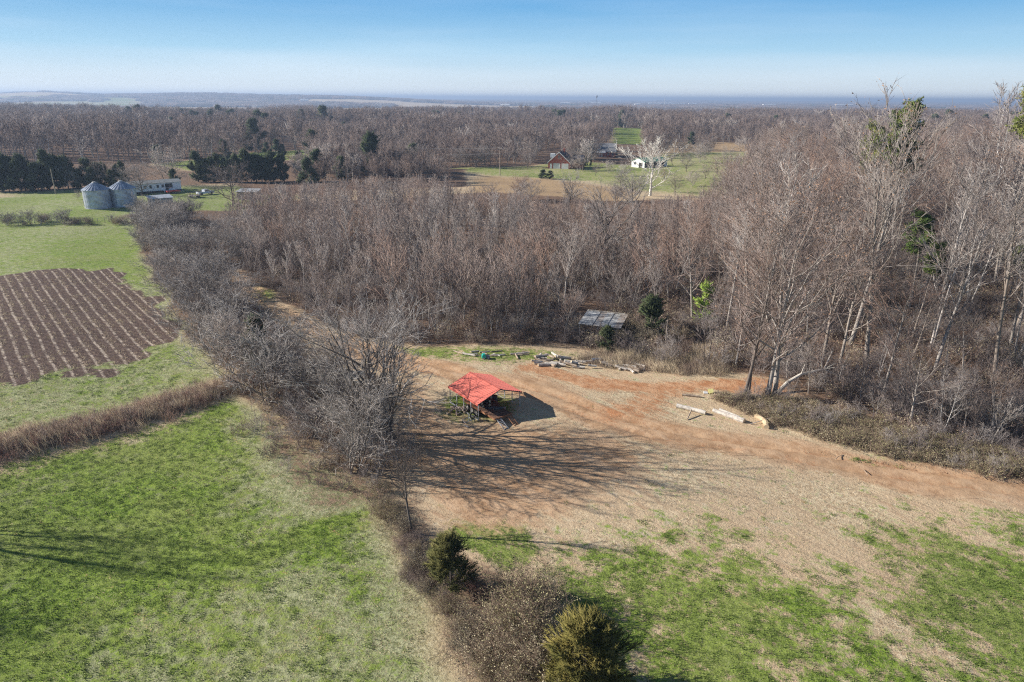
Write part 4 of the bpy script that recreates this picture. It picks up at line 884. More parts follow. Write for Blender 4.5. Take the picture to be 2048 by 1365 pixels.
PL = [(908,706,926,713),(925,712,950,717),(952,716,994,717),(942,709,958,707),(965,711,974,713),(1020,713,1048,711),(1030,711,1036,722)]
for i,(x1,y1,x2,y2) in enumerate(PL):
    plog(x1,y1,x2,y2,rg.uniform(.09,.14),('log_brown','log_grey')[i%2],'slim old log on the grassy woods edge near the teal item','slim logs left of the log heap')
p = W(972,721); e = empty('plastic_cart', (p.x,p.y,hz(p.x,p.y)), .2, 'teal plastic toy cart lying in grass in front of slim logs', 'toy cart')
mb = MB(); mb.box(-.5,-.05,-.25,.25,.12,.5); mb.box(-.42,-.12,-.2,.2,.5,.62); mb.build('tub','teal_plastic',e); mb = MB(); mb.box(.0,.45,-.22,.22,.08,.35); mb.build('tray','barrel_blue',e)
for x in (-.3,.25):
    mb = MB(); mb.tube([(x,-.3,.12),(x,-.26,.12)],.12,10); mb.build('wheel','junk_pale',e)
p = W(1193,724); mb = MB(); mb.tube([(-.6,0,.28),(-.2,0,.28),(.2,0,.28),(.55,0,.28)],[.26,.29,.29,.26],14); o = mb.build('barrel','barrel_blue'); o.location = (p.x,p.y,hz(p.x,p.y)); o.rotation_euler.z = .1; tag(o,'dull blue barrel lying on its side between the two log heaps','barrel')
p = W(1421,788); mb = MB(); mb.slab([(-.28,-.2,.1),(.25,-.22,.16),(.3,.2,.42),(-.25,.22,.35)],.14); mb.box(-.2,.2,-.3,-.15,0,.12); o = mb.build('feed_bag','yellow_plastic'); o.location = (p.x,p.y,hz(p.x,p.y)); tag(o,'crumpled pale yellow bag lying in grass beyond the pale log','bag')
p = W(1411,789); mb = MB(); mb.slab([(-.22,-.12,.06),(.2,-.15,.05),(.22,.13,.16),(-.2,.15,.2)],.08); mb.box(-.1,.12,-.08,.08,0,.1); o = mb.build('rag','white_paint'); o.location = (p.x,p.y,hz(p.x,p.y)); tag(o,'small white rag next to the yellow bag','rag')
p = W(1442,797)
for i in range(34):
    mb = MB(); s_ = rg.uniform(.06,.12); mb.lathe([(0,-s_*.7),(s_*.8,-s_*.5),(s_,0),(s_*.7,s_*.6),(0,s_*.75)], 6); o = mb.build('rock','brick_rubble'); r_ = rg.gauss(0,.45); q = (p.x+r_, p.y+rg.gauss(0,.3)); o.location = (*q, hz(*q)+.1+.25*max(0,1-abs(r_)*2)*rg.random()); o.rotation_euler = (rg.uniform(0,3),rg.uniform(0,3),0)
    tag(o,'fist sized pinkish stone in the small heap by the dark twin trunks','stone','stones heaped near the dark twin trunks')
for i in range(34):
    x1 = rg.uniform(1062,1275); y1 = 724+(x1-1062)*.055+rg.uniform(-6,7); an_ = rg.uniform(-.5,.5); L_ = rg.uniform(13,32)
    plog(x1,y1,x1+L_*math.cos(an_),y1+L_*.38*math.sin(an_)+L_*.1,rg.uniform(.10,.19),('log_grey','log_pale','log_brown')[i%3],'x','logs heaped at the woods edge behind the carport',z1=rg.uniform(.12,.45),z2=rg.uniform(.12,.3))
for i in range(9):
    x1 = rg.uniform(905,1045); y1 = 711+rg.uniform(-5,6); plog(x1,y1,x1+rg.uniform(12,30),y1+rg.uniform(-3,4),rg.uniform(.07,.13),('log_grey','log_brown')[i%2],'x','slim logs left of the log heap')
# fence on the upper field
rg = random.Random(4)
for i in range(30):
    px = -10+i*11.5+rg.uniform(-2,2); py = 452-px*.035+rg.uniform(-1,1); p = W(px,py); mb = MB(); h = rg.uniform(1.1,1.5); mb.tube([(0,0,-.1),(rg.uniform(-.05,.05),0,h)],[.07,.055],6); o = mb.build('fence_post','wood_grey'); o.location = (p.x,p.y,hz(p.x,p.y)); tag(o,'weathered wooden post in the brushy fence line beyond the garden','fence post','posts of the field fence line')
a, b = W(-30,453), W(318,441)
for z_ in (.5,.95): 
    mb = MB(); a.z = b.z = z_; mb.tube([a,b],.012,3); o = mb.build('fence_wire','galvanised_old'); tag(o,'thin %s wire strung along the field fence posts'%('lower' if z_ < .7 else 'upper'),'fence wire')

# ------------------------------------------------------------------ plants
vase = lambda t_: .5+.75*np.sin(np.pi*np.clip(t_*.85+.12,0,1))
dome = lambda t_: .55+.65*np.sin(np.pi*np.clip(t_*.7+.2,0,1))
YNG = [Kind('young0', gen_bare(11,H=11,r=.10,n1=15,l1=.27,a1=.6,n2=5,n3=3,l3=.62,tmin=.28,twig=.023,up=.2,tw=.05), 'bark_pale', ['twig_pale','leaf_russet']),
       Kind('young1', gen_bare(12,H=12,r=.11,n1=16,l1=.25,a1=.5,n2=5,n3=3,l3=.62,tmin=.35,twig=.023,up=.2,tw=.04), 'bark_grey', ['twig_grey','leaf_russet']),
       Kind('young2', gen_bare(13,H=10,r=.10,n1=15,l1=.34,a1=.75,n2=5,n3=3,l3=.62,tmin=.22,twig=.023,up=.2,tw=.06,prof=dome), 'bark_grey', ['twig_brown','leaf_russet']),
       Kind('young3', gen_bare(14,H=9,r=.07,stems=3,n1=8,l1=.30,a1=.6,n2=5,n3=3,l3=.62,up=.2,tmin=.2,spread=.25,twig=.023), 'bark_grey', ['twig_red','leaf_russet']),
       Kind('young4', gen_bare(15,H=11,r=.10,n1=16,l1=.30,a1=.65,n2=5,n3=3,l3=.62,up=.2,tmin=.3,twig=.023,tw=.06,leaf=120,leafsize=.09,prof=vase), 'bark_pale', ['twig_brown','leaf_russet']),
       Kind('young5', gen_bare(16,H=10,r=.08,stems=2,n1=10,l1=.32,a1=.65,n2=5,n3=3,l3=.62,up=.2,tmin=.2,spread=.22,twig=.023), 'bark_dark', ['twig_grey','leaf_russet'])]
TAL = [Kind('tall0', gen_bare(21,H=26,r=.30,n1=16,l1=.30,a1=.75,n2=6,n3=4,l3=.5,n4=2,tmin=.35,twig=.026,up=.15,wander=.13,prof=vase,tw=.016,lr=.6), 'bark_grey', ['twig_brown','leaf_russet']),
       Kind('tall1', gen_bare(22,H=27,r=.34,n1=18,l1=.36,a1=.7,n2=6,n3=4,l3=.5,n4=2,tmin=.28,twig=.026,up=.15,wander=.13,prof=vase,leaf=500,leafsize=.12,tw=.016,lr=.6), 'bark_grey', ['twig_brown','leaf_russet']),
       Kind('tall2', gen_bare(23,H=25,r=.24,n1=14,l1=.24,a1=.65,n2=6,n3=4,l3=.5,n4=2,tmin=.42,twig=.026,up=.15,wander=.12,tw=.016,lr=.6), 'bark_grey', ['twig_pale','leaf_russet']),
       Kind('tall3', gen_bare(24,H=24,r=.34,n1=18,l1=.40,a1=.8,n2=6,n3=4,l3=.5,n4=2,tmin=.22,twig=.026,up=.15,wander=.15,prof=vase,leaf=600,leafsize=.12,tw=.016,lr=.6), 'bark_grey', ['twig_red','leaf_russet']),
       Kind('tall4', gen_bare(25,H=22,r=.17,stems=2,spread=.16,n1=13,l1=.28,a1=.65,n2=6,n3=4,l3=.5,n4=2,tmin=.28,twig=.026,up=.15,wander=.13,tw=.016,lr=.6), 'bark_pale', ['twig_grey','leaf_russet'])]
TALD = Kind('talldark', gen_bare(26,H=27,r=.27,n1=16,l1=.30,a1=.7,n2=6,n3=4,l3=.5,n4=2,tmin=.2,twig=.024,up=.14,wander=.14,prof=vase,tw=.02,lr=.6), 'bark_dark', ['twig_brown','leaf_russet'])
HED = [Kind('hedge0', gen_bare(31,H=8,r=.08,stems=4,spread=.45,n1=9,l1=.34,a1=.65,n2=6,n3=3,l3=.5,n4=2,tmin=.15,twig=.016,up=.04,wander=.18,tw=.1,prof=dome), 'bark_dark', ['twig_hedge','leaf_russet']),
       Kind('hedge1', gen_bare(32,H=7,r=.07,stems=5,spread=.55,n1=9,l1=.34,a1=.75,n2=6,n3=3,l3=.5,n4=2,tmin=.1,twig=.016,up=.03,wander=.2,tw=.1,prof=dome), 'bark_dark', ['twig_hedge','leaf_russet']),
       Kind('hedge2', gen_bare(33,H=9,r=.11,stems=2,spread=.28,n1=16,l1=.36,a1=.75,n2=7,n3=3,l3=.5,n4=2,tmin=.15,twig=.016,up=.07,wander=.18,tw=.08,prof=dome), 'bark_grey', ['twig_pale','leaf_russet']),
       Kind('hedge3', gen_bare(34,H=6,r=.06,stems=6,spread=.5,n1=8,l1=.36,a1=.65,n2=6,n3=4,l3=.5,n4=2,tmin=.1,twig=.016,up=.07,wander=.16,prof=dome), 'bark_grey', ['twig_hedge','leaf_russet'])]
SPR = [Kind('spread0', gen_bare(41,H=13,r=.36,n1=16,l1=.56,a1=.95,n2=8,n3=5,l3=.5,n4=2,tmin=.18,twig=.026,lr=.65,up=.12,wander=.2,prof=dome), 'bark_dark', ['twig_grey','leaf_russet']),
       Kind('spread1', gen_bare(42,H=14,r=.32,n1=16,l1=.46,a1=.85,n2=8,n3=5,l3=.5,n4=2,tmin=.2,twig=.026,up=.12,wander=.18,prof=dome), 'bark_dark', ['twig_brown','leaf_russet']),
       Kind('spread2', gen_bare(43,H=12,r=.15,stems=4,spread=.4,n1=9,l1=.40,a1=.75,n2=7,n3=5,l3=.5,n4=2,tmin=.15,twig=.026,up=.1,wander=.17,prof=dome), 'bark_grey', ['twig_pale','leaf_russet'])]
SYC = Kind('sycamore', gen_bare(51,H=21,r=.6,stems=1,n1=16,l1=.55,a1=.65,n2=6,n3=5,n4=2,tmin=.15,twig=.06,up=.15,wander=.15,prof=dome), 'bark_white', ['bark_white','leaf_russet'])
LONE = Kind('lone', gen_bare(61,H=8.2,r=.12,n1=14,l1=.30,a1=.55,n2=6,n3=5,n4=2,tmin=.3,twig=.010,up=.12), 'bark_dark', ['twig_dark','leaf_russet'])
DARK = Kind('darktree', gen_bare(62,H=15,r=.36,n1=18,l1=.46,a1=.75,n2=7,n3=3,l3=.5,n4=2,tmin=.25,twig=.018,up=.13,wander=.2,tw=.06,lr=.72,prof=dome), 'bark_dark', ['twig_hedge','leaf_russet'])
CLUMP = Kind('clump', gen_bare(63,H=13,r=.17,stems=6,spread=.34,n1=7,l1=.3,a1=.5,n2=6,n3=3,n4=2,tmin=.3,twig=.015,tw=.07,lr=.65,up=.12,wander=.16), 'bark_dark', ['twig_hedge','leaf_russet'])
CED = [Kind('cedar0', gen_cedar(71,H=3.6,Rm=1.55,n=800,blades=16,bl=.30,bw=.020), 'bark_dark', ['cedar_olive']),
       Kind('cedar1', gen_cedar(76,H=5.4,Rm=2.6,n=1500,blades=18,bl=.42,bw=.026), 'bark_dark', ['cedar_bronze']),
       Kind('cedar2', gen_cedar(73,H=11,Rm=3.4,n=520,blades=8,bl=.9,bw=.12), 'bark_dark', ['cedar_green']),
       Kind('cedar3', gen_cedar(74,H=10,Rm=3.3,n=480,blades=8,bl=.9,bw=.12,shape='cone'), 'bark_dark', ['cedar_green'])]
PIN = [Kind('pine0', gen_pine(81,H=28,n=14,start=.72), 'bark_grey', ['pine_needles']), Kind('pine1', gen_pine(82,H=24,n=12,start=.66), 'bark_grey', ['pine_needles'])]
BRIGHT = Kind('bright', gen_cedar(75,H=6,Rm=1.5,n=300,blades=6,bl=.4,bw=.05), 'bark_grey', ['bright_leaf'])
def lowtree(seed, H, tw, tm_='bark_grey'):
    return Kind('far%d'%seed, gen_bare(seed,H=H,r=.25,n1=13,l1=.42,a1=.7,n2=6,n3=5,l3=.6,n4=0,tmin=.25,twig=.065,up=.2,wander=.14,prof=dome), tm_, [tw,'leaf_russet'])
FARK = [lowtree(91,15,'twig_far'), lowtree(92,14,'twig_far'), lowtree(93,16,'twig_red'), lowtree(94,15,'twig_far','bark_pale'), lowtree(95,13,'twig_pale','bark_pale')]

BR = [gen_brush(101,H=2.6,n=40,n2=9,n3=5,rad=1.6,twig=.008,leaf=4200,leafsize=.036,lean=.45), gen_brush(102,H=2.2,n=36,n2=9,n3=5,rad=1.4,twig=.008,leaf=3400,leafsize=.036,lean=.5),
      gen_brush(103,H=1.3,n=40,n2=6,n3=3,rad=1.2,twig=.008,lean=.7), gen_brush(104,H=1.1,n=46,n2=4,n3=2,rad=1.1,twig=.009,lean=.9)]
def shrubk(nm, parts, mats): me = npmesh(nm, parts, mats); return me
SM = [shrubk('shrub',BR[0],['straw_brown','leaf_tan']), shrubk('shrub',BR[1],['straw_brown','leaf_olive']), shrubk('bramble',BR[2],['twig_red']), shrubk('bramble',BR[3],['bramble_red']), shrubk('shrub',BR[1],['twig_dark','leaf_tan'])]
def shrub(mi, name, x, y, s_, label, cat, group=None):
    o = bpy.data.objects.new(name, SM[mi]); link(o); o.location = (x,y,hz(x,y)); o.scale = (s_,)*3; o.rotation_euler.z = random.uniform(0,6.28); return tag(o,label,cat,group)

# --- lone trees and shrubs that can be told apart
def pp(kind, name, px, py, H, kH, label, cat='tree', group=None, rz=None, wide=1, **k):
    p = W(px,py); s_ = H/kH; return plant(kind, name, p.x, p.y, s_*wide, rz, label, cat, group, zs=s_, **k)
pp(LONE,'bare_tree',825,1075,8.1,8.2,'slender dark bare tree standing alone between the yard and the cedar')
pp(CED[0],'cedar_shrub',903,1183,3.5,3.6,'small dark green cedar below the slender bare tree','cedar',crown='foliage',wide=1.15)
pp(CED[1],'cedar_shrub',1165,1402,4.8,5.4,'large bronze green cedar at the bottom of the tangled brush line','cedar',crown='foliage')
pp(DARK,'bare_tree',742,893,15.2,15,'tallest dark tree in the near clump with bare crooked crown','tree',rz=1.0)
pp(CLUMP,'bare_tree',778,890,13,13,'dark six stemmed tree on the right side of the near clump',rz=2)

pp(DARK,'bare_tree',762,868,13,15,'dark crooked tree just behind the tallest tree of the near clump',rz=3.3)
pp(HED[2],'bare_tree',690,800,11,9,'pale limbed bare tree on the left side of the near clump',rz=3.3)
pp(HED[2],'bare_tree',700,948,8.5,9,'pale trunked crooked tree at the near tip of the dark clump')
pp(HED[0],'bare_tree',722,942,9.5,8,'many stemmed dark tree at the near tip of the clump')
pp(CED[2],'cedar_tree',520,735,5.8,11,'dull olive cedar half hidden in the left hedgerow above the red soil','cedar',crown='foliage',wide=.9)
pp(SYC,'sycamore_tree',1300,392,20.5,21,'white barked sycamore with spreading bare limbs in front of the barn','tree')
pp(DARK,'bare_tree',1212,545,19,15,'dark forked bare tree rising over the middle thicket')
pp(DARK,'bare_tree',1133,430,13,15,'small dark bare tree at the thicket edge before the tan field',rz=2)
pp(DARK,'bare_tree',1265,440,14,15,'dark bare tree left of the white sycamore trunk',rz=4)
pp(SPR[1],'bare_tree',1038,402,9,14,'spreading low bare tree on the left side of the tan field')
pp(SPR[0],'bare_tree',284,392,11.5,13,'bare spreading tree between the right bin and the mobile home')
pp(SPR[0],'bare_tree',465,411,14,13,'wide dark bare tree right of the pickup truck',rz=2.2)
pp(SPR[2],'bare_tree',336,372,15,12,'pale bare tree behind the mobile home')
pp(SPR[2],'bare_tree',1420,302,10,12,'bare tree standing on the tan field beyond the barn')
pp(SPR[1],'bare_tree',1408,302,13,14,'dark trunked tree at the left of the tan far field edge')
pp(SPR[1],'bare_tree',1478,380,10,14,'small dark bare tree on the green slope right of the barn')
pp(SPR[0],'bare_tree',1165,340,13,13,'bushy brown bare tree right of the brick house')
pp(SPR[1],'bare_tree',1330,300,12,14,'bare tree with tan crown above the barn roof')
pp(CED[3],'cedar_tree',1213,700,3.0,10,'small yellow green cedar at the corner of the ruined shed','cedar',crown='foliage',wide=1.2)
pp(CED[3],'cedar_tree',1300,672,5.0,10,'dark pointed cedar in the brush right of the ruined shed','cedar',crown='foliage',wide=1.3)
pp(BRIGHT,'leafy_shrub',1404,650,6.2,6,'bright yellow green leafy sapling at the woods edge','sapling',crown='foliage')
pp(CED[3],'cedar_tree',617,372,9,10,'dark round cedar among pale trees left of the middle wood','cedar',crown='foliage')
pp(CED[3],'cedar_tree',745,352,15,10,'tall dark evergreen between bare trees left of the wires','cedar',crown='foliage')
pp(CED[2],'cedar_tree',1086,357,3.2,11,'low olive cedar left of two at the lawn edge below the brick house','cedar',crown='foliage',wide=1.7)
pp(CED[2],'cedar_tree',1100,358,3.0,11,'low olive cedar right of two at the lawn edge below the brick house','cedar',crown='foliage',wide=1.7)
for i,(x,y,h) in enumerate([(1163,334,4),(1172,334,4.4),(1181,334,4)]): pp(CED[3],'cedar_tree',x,y,h,10,'narrow dark conifer in the short row right of the brick house','cedar','conifers right of the brick house',crown='foliage',wide=.45)
pp(CED[2],'cedar_tree',1382,290,8,11,'dark round cedar at the left edge of the far tan field','cedar',crown='foliage')
pp(CED[2],'cedar_tree',1340,292,7,11,'dark cedar just above the sycamore crown','cedar',crown='foliage')
pp(CED[2],'cedar_tree',1228,312,6,11,'dark round evergreen at the right end of the cottage','cedar',crown='foliage')
pp(CED[3],'cedar_tree',815,255,16,10,'dark evergreen standing above the far woods','cedar',crown='foliage')
# big trunks at the edge of the right woods
pp(TALD,'bare_tree',1487,797,21,27,'dark twin trunk tree left of the leaning grey trunks at the woods edge',rz=.4)
pp(TALD,'bare_tree',1495,796,18,27,'thin dark companion trunk touching the dark twin trunk tree',rz=2.4)
pp(TAL[3],'bare_tree',1533,800,23,24,'straight pale grey trunk beside the leaning one at the woods edge',rz=1.4)
pp(TAL[3],'bare_tree',1548,800,24,24,'leaning pale grey tree at the woods edge over the fallen limb',rz=3.1,tilt=(0,R_(9)))
pp(TAL[1],'bare_tree',1735,730,33,27,'tallest bare tree of the right woods reaching above the horizon',rz=5,wide=.85)
pp(TAL[4],'bare_tree',1860,700,24,22,'pale forked tree in the middle of the right woods')
pp(TAL[0],'bare_tree',1765,790,15,26,'short pale trunk tree behind the dark brush at the woods edge')
pp(TAL[2],'bare_tree',1700,690,30,25,'pale slim trunk left of the tallest bare tree')
pp(PIN[0],'pine_tree',1992,560,33,28,'tall pine whose yellow green crown tops the right edge woods','pine',crown='needles',rz=.5)
pp(PIN[1],'pine_tree',1748,560,28.5,24,'tall pine behind the tallest bare tree crown','pine',crown='needles',wide=1.2,rz=2.5)
pp(PIN[1],'pine_tree',1715,520,25,24,'shorter pine showing left of the tallest bare tree','pine',crown='needles')
pp(PIN[1],'pine_tree',1812,640,15,24,'small olive pine in the middle of the right woods','pine',crown='needles',wide=1.3)
pp(PIN[0],'pine_tree',1822,690,13,28,'green tufted pine under the small olive pine in the right woods','pine',crown='needles',wide=1.1)
pp(PIN[1],'pine_tree',2005,650,12,24,'small green pine low in the right woods near the picture edge','pine',crown='needles',wide=1.1)
pp(TAL[4],'bare_tree',1960,520,34,22,'slender twiggy tree beside the tall pine crown above the horizon',rz=1)
pp(TAL[0],'bare_tree',2040,560,33,26,'twiggy tree right of the tall pine at the picture edge')
# trees outside the frame, left: their shadows cross the green field
for i,(x,y,h) in enumerate([(-48,42.6,18),(-47,36.0,11),(-46,31.5,11)]): plant((CLUMP,DARK,CLUMP)[i],'bare_tree',x,y,h/15*.5,zs=h/15,rz=i*1.3,label=('broad bare tree left of the green field casting the long shadow','second bare tree left of the green field','third bare tree left of the green field')[i],cat='tree')

rg = random.Random(77)
for i in range(22):
    px = rg.uniform(335,520); py = 432+(px-335)*.25+rg.uniform(0,90)*(.4+.6*(px-335)/185); k_ = rg.randrange(4); pp(HED[k_],'hedgerow_tree',px,py,rg.uniform(4.5,8),(8,7,9,6)[k_],'x','small tree','leafless trees of the long hedgerow')
for i,(px,py,s_) in enumerate([(1158,664,.8),(1185,666,.9),(1208,664,.85),(1232,660,1.1),(1246,648,1.1),(1262,672,1.0),(1290,690,1.0),(1320,680,1.0),(1350,684,.9),(1235,690,.8)]): p = W(px,py); shrub((4,2,0)[i%3],'shrub',p.x,p.y,s_,'x','shrub','brush around the ruined shed')
for px,py,h,k in ((1128,337,8,1),(1140,331,9,0),(1152,341,7,2),(1345,330,9,1),(1372,345,8,0),(1400,325,10,2),(1435,350,9,1),(1455,330,10,0),(1330,362,6,1),(1250,352,6,2),(1240,372,6,0),(1275,378,5,1),(1350,385,7,0),(1385,372,6,2),(1410,360,7,1),(1445,378,7,0),(1465,350,8,2),(1480,362,8,1),(1365,322,8,1),(1250,318,8,0),(1175,322,8,2),(1055,336,8,0),(1190,352,6,1),(1218,345,6,2)): pp(SPR[k],'bare_tree',px,py,h,(13,14,12)[k],'x','tree','bare trees around the far houses')
for px in (40,85,150,205,262): pp(SPR[2],'bare_tree',px,379,rg.uniform(7,10),12,'x','tree','bare trees around the far houses')
rg = random.Random(55)
for i in range(26):
    px = 1560+i*19+rg.uniform(-8,8); py = 800+(px-1560)*.245-rg.uniform(4,42); k_ = rg.randrange(6); pp(YNG[k_],'young_tree',px,py,rg.uniform(3.5,8),(11,12,10,9,11,10)[k_],'x','young tree','young trees of the thicket above the track')
for i in range(34):
    f = i/33; px = 752+f*215+rg.uniform(-16,16); py = 985+f*370+rg.uniform(-12,12)
    if 860 < px < 950 and py < 1190: px -= 45
    p = W(px,py); shrub(rg.choice((2,3,4,1)),'bramble',p.x,p.y,rg.uniform(.4,.7),'x','bramble','low brambles along the brush line')
NIND = [0]
def project_top(x, y, h): return proj(np.array([[x,y,h]]))[0]
# --- hedgerow
rg = random.Random(21); hp = [W(*q) for q in ((325,438),(360,500),(425,600),(505,700),(590,780),(680,870),(730,930))]
seg = [(hp[i+1]-hp[i]).length for i in range(6)]; tot = sum(seg)
for i in range(66):
    f = (i+.5)/66; f = f**1.05*tot; k = 0
    while k < 5 and f > seg[k]: f -= seg[k]; k += 1
    p = hp[k].lerp(hp[k+1], min(1, f/seg[k])); n_ = Vector((-(hp[k+1]-hp[k]).y, (hp[k+1]-hp[k]).x, 0)).normalized()
    if i > 44 and i % 2: continue
    wd_ = 5.0 if i < 20 else (4.2 if i < 44 else 5.0); off = rg.uniform(-1, 1)*wd_+(.8 if i < 16 else (-1.2 if i < 50 else 0))
    p = p+n_*(off-(0.5)); h = rg.uniform(5.2, 8.6)*(1.0 if i < 20 else (.98 if i < 46 else 1.25))
    kd = rg.choice(HED if i > 26 else HED[:4]); kH = {0:8,1:7,2:9,3:6}[HED.index(kd)]
    plant(kd,'hedgerow_tree',p.x,p.y,h/kH,None,'grey leafless thorny tree in the dense hedgerow left of the dirt track','small tree','leafless trees of the long hedgerow')
# --- brush line (tail): shrubs
gl = 'twiggy shrubs between the two cedars'
for i,(px,py,mi,s_) in enumerate([(1010,1225,1,1.15),(1060,1240,1,1.4),(1005,1285,1,1.2),(1070,1300,1,1.45),(1025,1345,0,1.3),(985,1350,1,.7),(1090,1345,0,.8),(1095,1210,4,.75),(985,1240,4,.6),(1045,1385,1,.9)]):
    p = W(px,py); shrub(mi,'shrub',p.x,p.y,s_,'dense twiggy shrub with tiny pale leaves in the brush between the two cedars','shrub',gl)
for i,(px,py,mi,s_) in enumerate([(955,1190,3,1.0),(945,1172,2,.6),(965,1205,3,.7)]): p = W(px,py); shrub(mi,'bramble',p.x,p.y,s_,'arching pinkish red bramble canes right of the small dark cedar','bramble','red bramble canes by the small cedar')
rg = random.Random(5)
for i in range(26):
    f = i/26; px = 815+f*60 if i < 14 else 880+(i-14)*9; py = 1085+f*190 if i < 14 else 1180+(i-14)*17
    p = W(px+rg.uniform(-22,22),py+rg.uniform(-15,15)); shrub(rg.choice((2,3,2)),'bramble',p.x,p.y,rg.uniform(.4,.75),'low reddish brown bramble left of the small dark cedar','bramble','low brambles along the brush line')
for i in range(22):
    p = W(rg.uniform(8,300),0+rg.uniform(438,447)+4); shrub(rg.choice((2,4,1)),'shrub',p.x,p.y,rg.uniform(.4,1.1),'brown leafless shrub growing in the upper field fence line','shrub','shrubs of the upper fence line')
for px,h in ((15,4),(45,3.4),(62,4.6),(82,3),(130,4.5),(120,3.5),(225,2.5)): pp(HED[3],'bare_shrub_tree',px,451-px*.03,h,6,'small bare tree rising from the upper field fence line','small tree','small trees of the upper fence line')
pp(HED[2],'bare_tree',157,402,3.2,9,'small bare sapling in grass left of the grain bins')
for px,py,s_ in ((276,412,.9),(284,416,.8),(292,420,.7),(300,425,1.0)): p = W(px,py); shrub(4,'shrub',p.x,p.y,s_,'brown brush growing against the right side of the grain bins','shrub','brush beside the grain bins')

# --- cedars of the farmstead
rg = random.Random(9)
for i in range(23):
    px = -20+i*12.4+rg.uniform(-4,4); py = 383-px*.02+rg.uniform(-2,3); h = rg.uniform(7.5,12.5)
    if 150 < px < 250: h = rg.uniform(6,9)
    pp(CED[2+i%2],'cedar_tree',px,py,h,11-i%2,'dark green cedar in the windbreak row behind the grain bins','cedar','cedar windbreak behind the grain bins',crown='foliage',wide=rg.uniform(.65,1.05))
for i in range(17):
    px = 395+i*11+rg.uniform(-3,3); pp(CED[2+i%2],'cedar_tree',px,366-abs(i-8)*.3,rg.uniform(7,11),11-i%2,'dark green cedar in the row behind the pickup truck','cedar','cedar row behind the pickup truck',crown='foliage',wide=rg.uniform(.65,1.05))
for px,py,h in ((318,330,8),(450,322,9),(535,318,7),(555,315,8),(566,315,6),(628,318,13),(350,380,6),(600,345,8)): pp(CED[2],'cedar_tree',px,py,h,11,'dark cedar scattered near the green strip before the left woods','cedar','cedars near the far green strip',crown='foliage')

# --- thicket and tall woods: individuals first (nearest), the rest one mass
prof_px = np.array([380,480,600,700,900,960,1000,1080,1250,1300,1400,1440,1480,1560,2100]); prof_py = np.array([420,372,360,348,346,360,380,388,398,394,370,335,290,235,212])
rgn = np.random.default_rng(77)
cand = []
gx = np.arange(-80, 260, 3.3); gy = np.arange(52, 300, 3.3); CX, CY = np.meshgrid(gx, gy); CX = (CX+rgn.uniform(-1.4,1.4,CX.shape)).ravel(); CY = (CY+rgn.uniform(-1.4,1.4,CY.shape)).ravel()
ins = sdf(WOOD, CX, CY); pxy = proj(np.stack([CX,CY,0*CX],-1)); ok = (ins > .3) & (pxy[:,0] > 330) & (pxy[:,0] < 2350); CX, CY, pxy, ins = CX[ok], CY[ok], pxy[ok], ins[ok]
thick, tall = [], []
edge_x = np.interp(CY, [60,80,120,180,300], [19,23,36,52,85])
shed = W(1195,640)
for x, y, (px,py), e_, ins_ in zip(CX, CY, pxy, edge_x, ins):
    top_allowed = np.interp(px, prof_px, prof_py); d = FCn*FPX+RCn*(px-1024)-UCn*(top_allowed-682.5); hmax = HC+d[2]*(y/d[1])
    if math.hypot(x-shed.x, (y-shed.y)) < 5.5: continue
    if abs(px-1340) < 90 and 655 < py < 730: continue            # open brushy pocket right of the ruined shed
    if abs(px-1200) < 60 and 640 < py < 735: continue
    if x > e_-3 and (x > e_+3 or rgn.random() < .5):
        dens = .28 if y > 95 else .20
        if py < 700 and px > 1480: dens *= 1.0
        if rgn.random() > dens: continue
        h = min(rgn.uniform(16, 27) if rgn.random() < .7 else rgn.uniform(7,14), hmax*rgn.uniform(.9,1.03))
        if h < 5 or y > 290: continue
        if rgn.random() < .35: h = min(h, rgn.uniform(7,13))
        tall.append((x,y,h))
    else:
        if y > (212 if px < 900 else 178): continue
        h = min(rgn.uniform(6.2, 13), hmax*rgn.uniform(.85,1.04))
        if ins_ < 3: h *= .72
        if h < 3.5 or rgn.random() < .2: continue
        thick.append((x,y,h))
thick.sort(key=lambda q: math.hypot(q[0],q[1])); tall.sort(key=lambda q: math.hypot(q[0],q[1]))
print('THICK', len(thick), 'TALL', len(tall))
YH = [11,12,10,9,11,10]; TH = [26,27,25,24,22]
def pick_young(h, x=0, y=0):
    if rgn.random() < .3: return int(rgn.integers(0,6))
    return int(min(5, vnoise(np.array([x]), np.array([y]), 11, 91)[0]*6))
NI1, NI2 = 78, 70
for x,y,h in thick[:NI1]:
    k = pick_young(h,x,y); plant(YNG[k],'young_tree',x,y,h/YH[k],None,'slim leafless young tree in the dense thicket above the dirt track','young tree','young trees of the thicket above the track')
for x,y,h in tall[:NI2]:
    k = int(rgn.integers(0,5)); plant(TAL[k],'woodland_tree',x,y,h/TH[k]*rgn.uniform(.95,1.15),None,'leafless woodland tree among many similar ones in the right woods','tree','leafless trees of the right woods',zs=h/TH[k])
rest = [(x,y,h,pick_young(h,x,y),0) for x,y,h in thick[NI1:]]; rest2 = [(x,y,h,int(rgn.integers(0,5)),1) for x,y,h in tall[NI2:]]
P_ = np.array([(x,y,hz(x,y)) for x,y,*_ in rest+rest2]); S_ = [q[2]/(YH[q[3]] if q[4] == 0 else TH[q[3]]) for q in rest+rest2]; V_ = [q[3]+6*q[4] for q in rest+rest2]
gn_stuff('woodland', P_, rgn.uniform(0,6.28,len(P_)), S_, V_, [k.mass() for k in YNG+TAL], 'leafless woodland filling the ground behind the nearest trees', 'woodland')

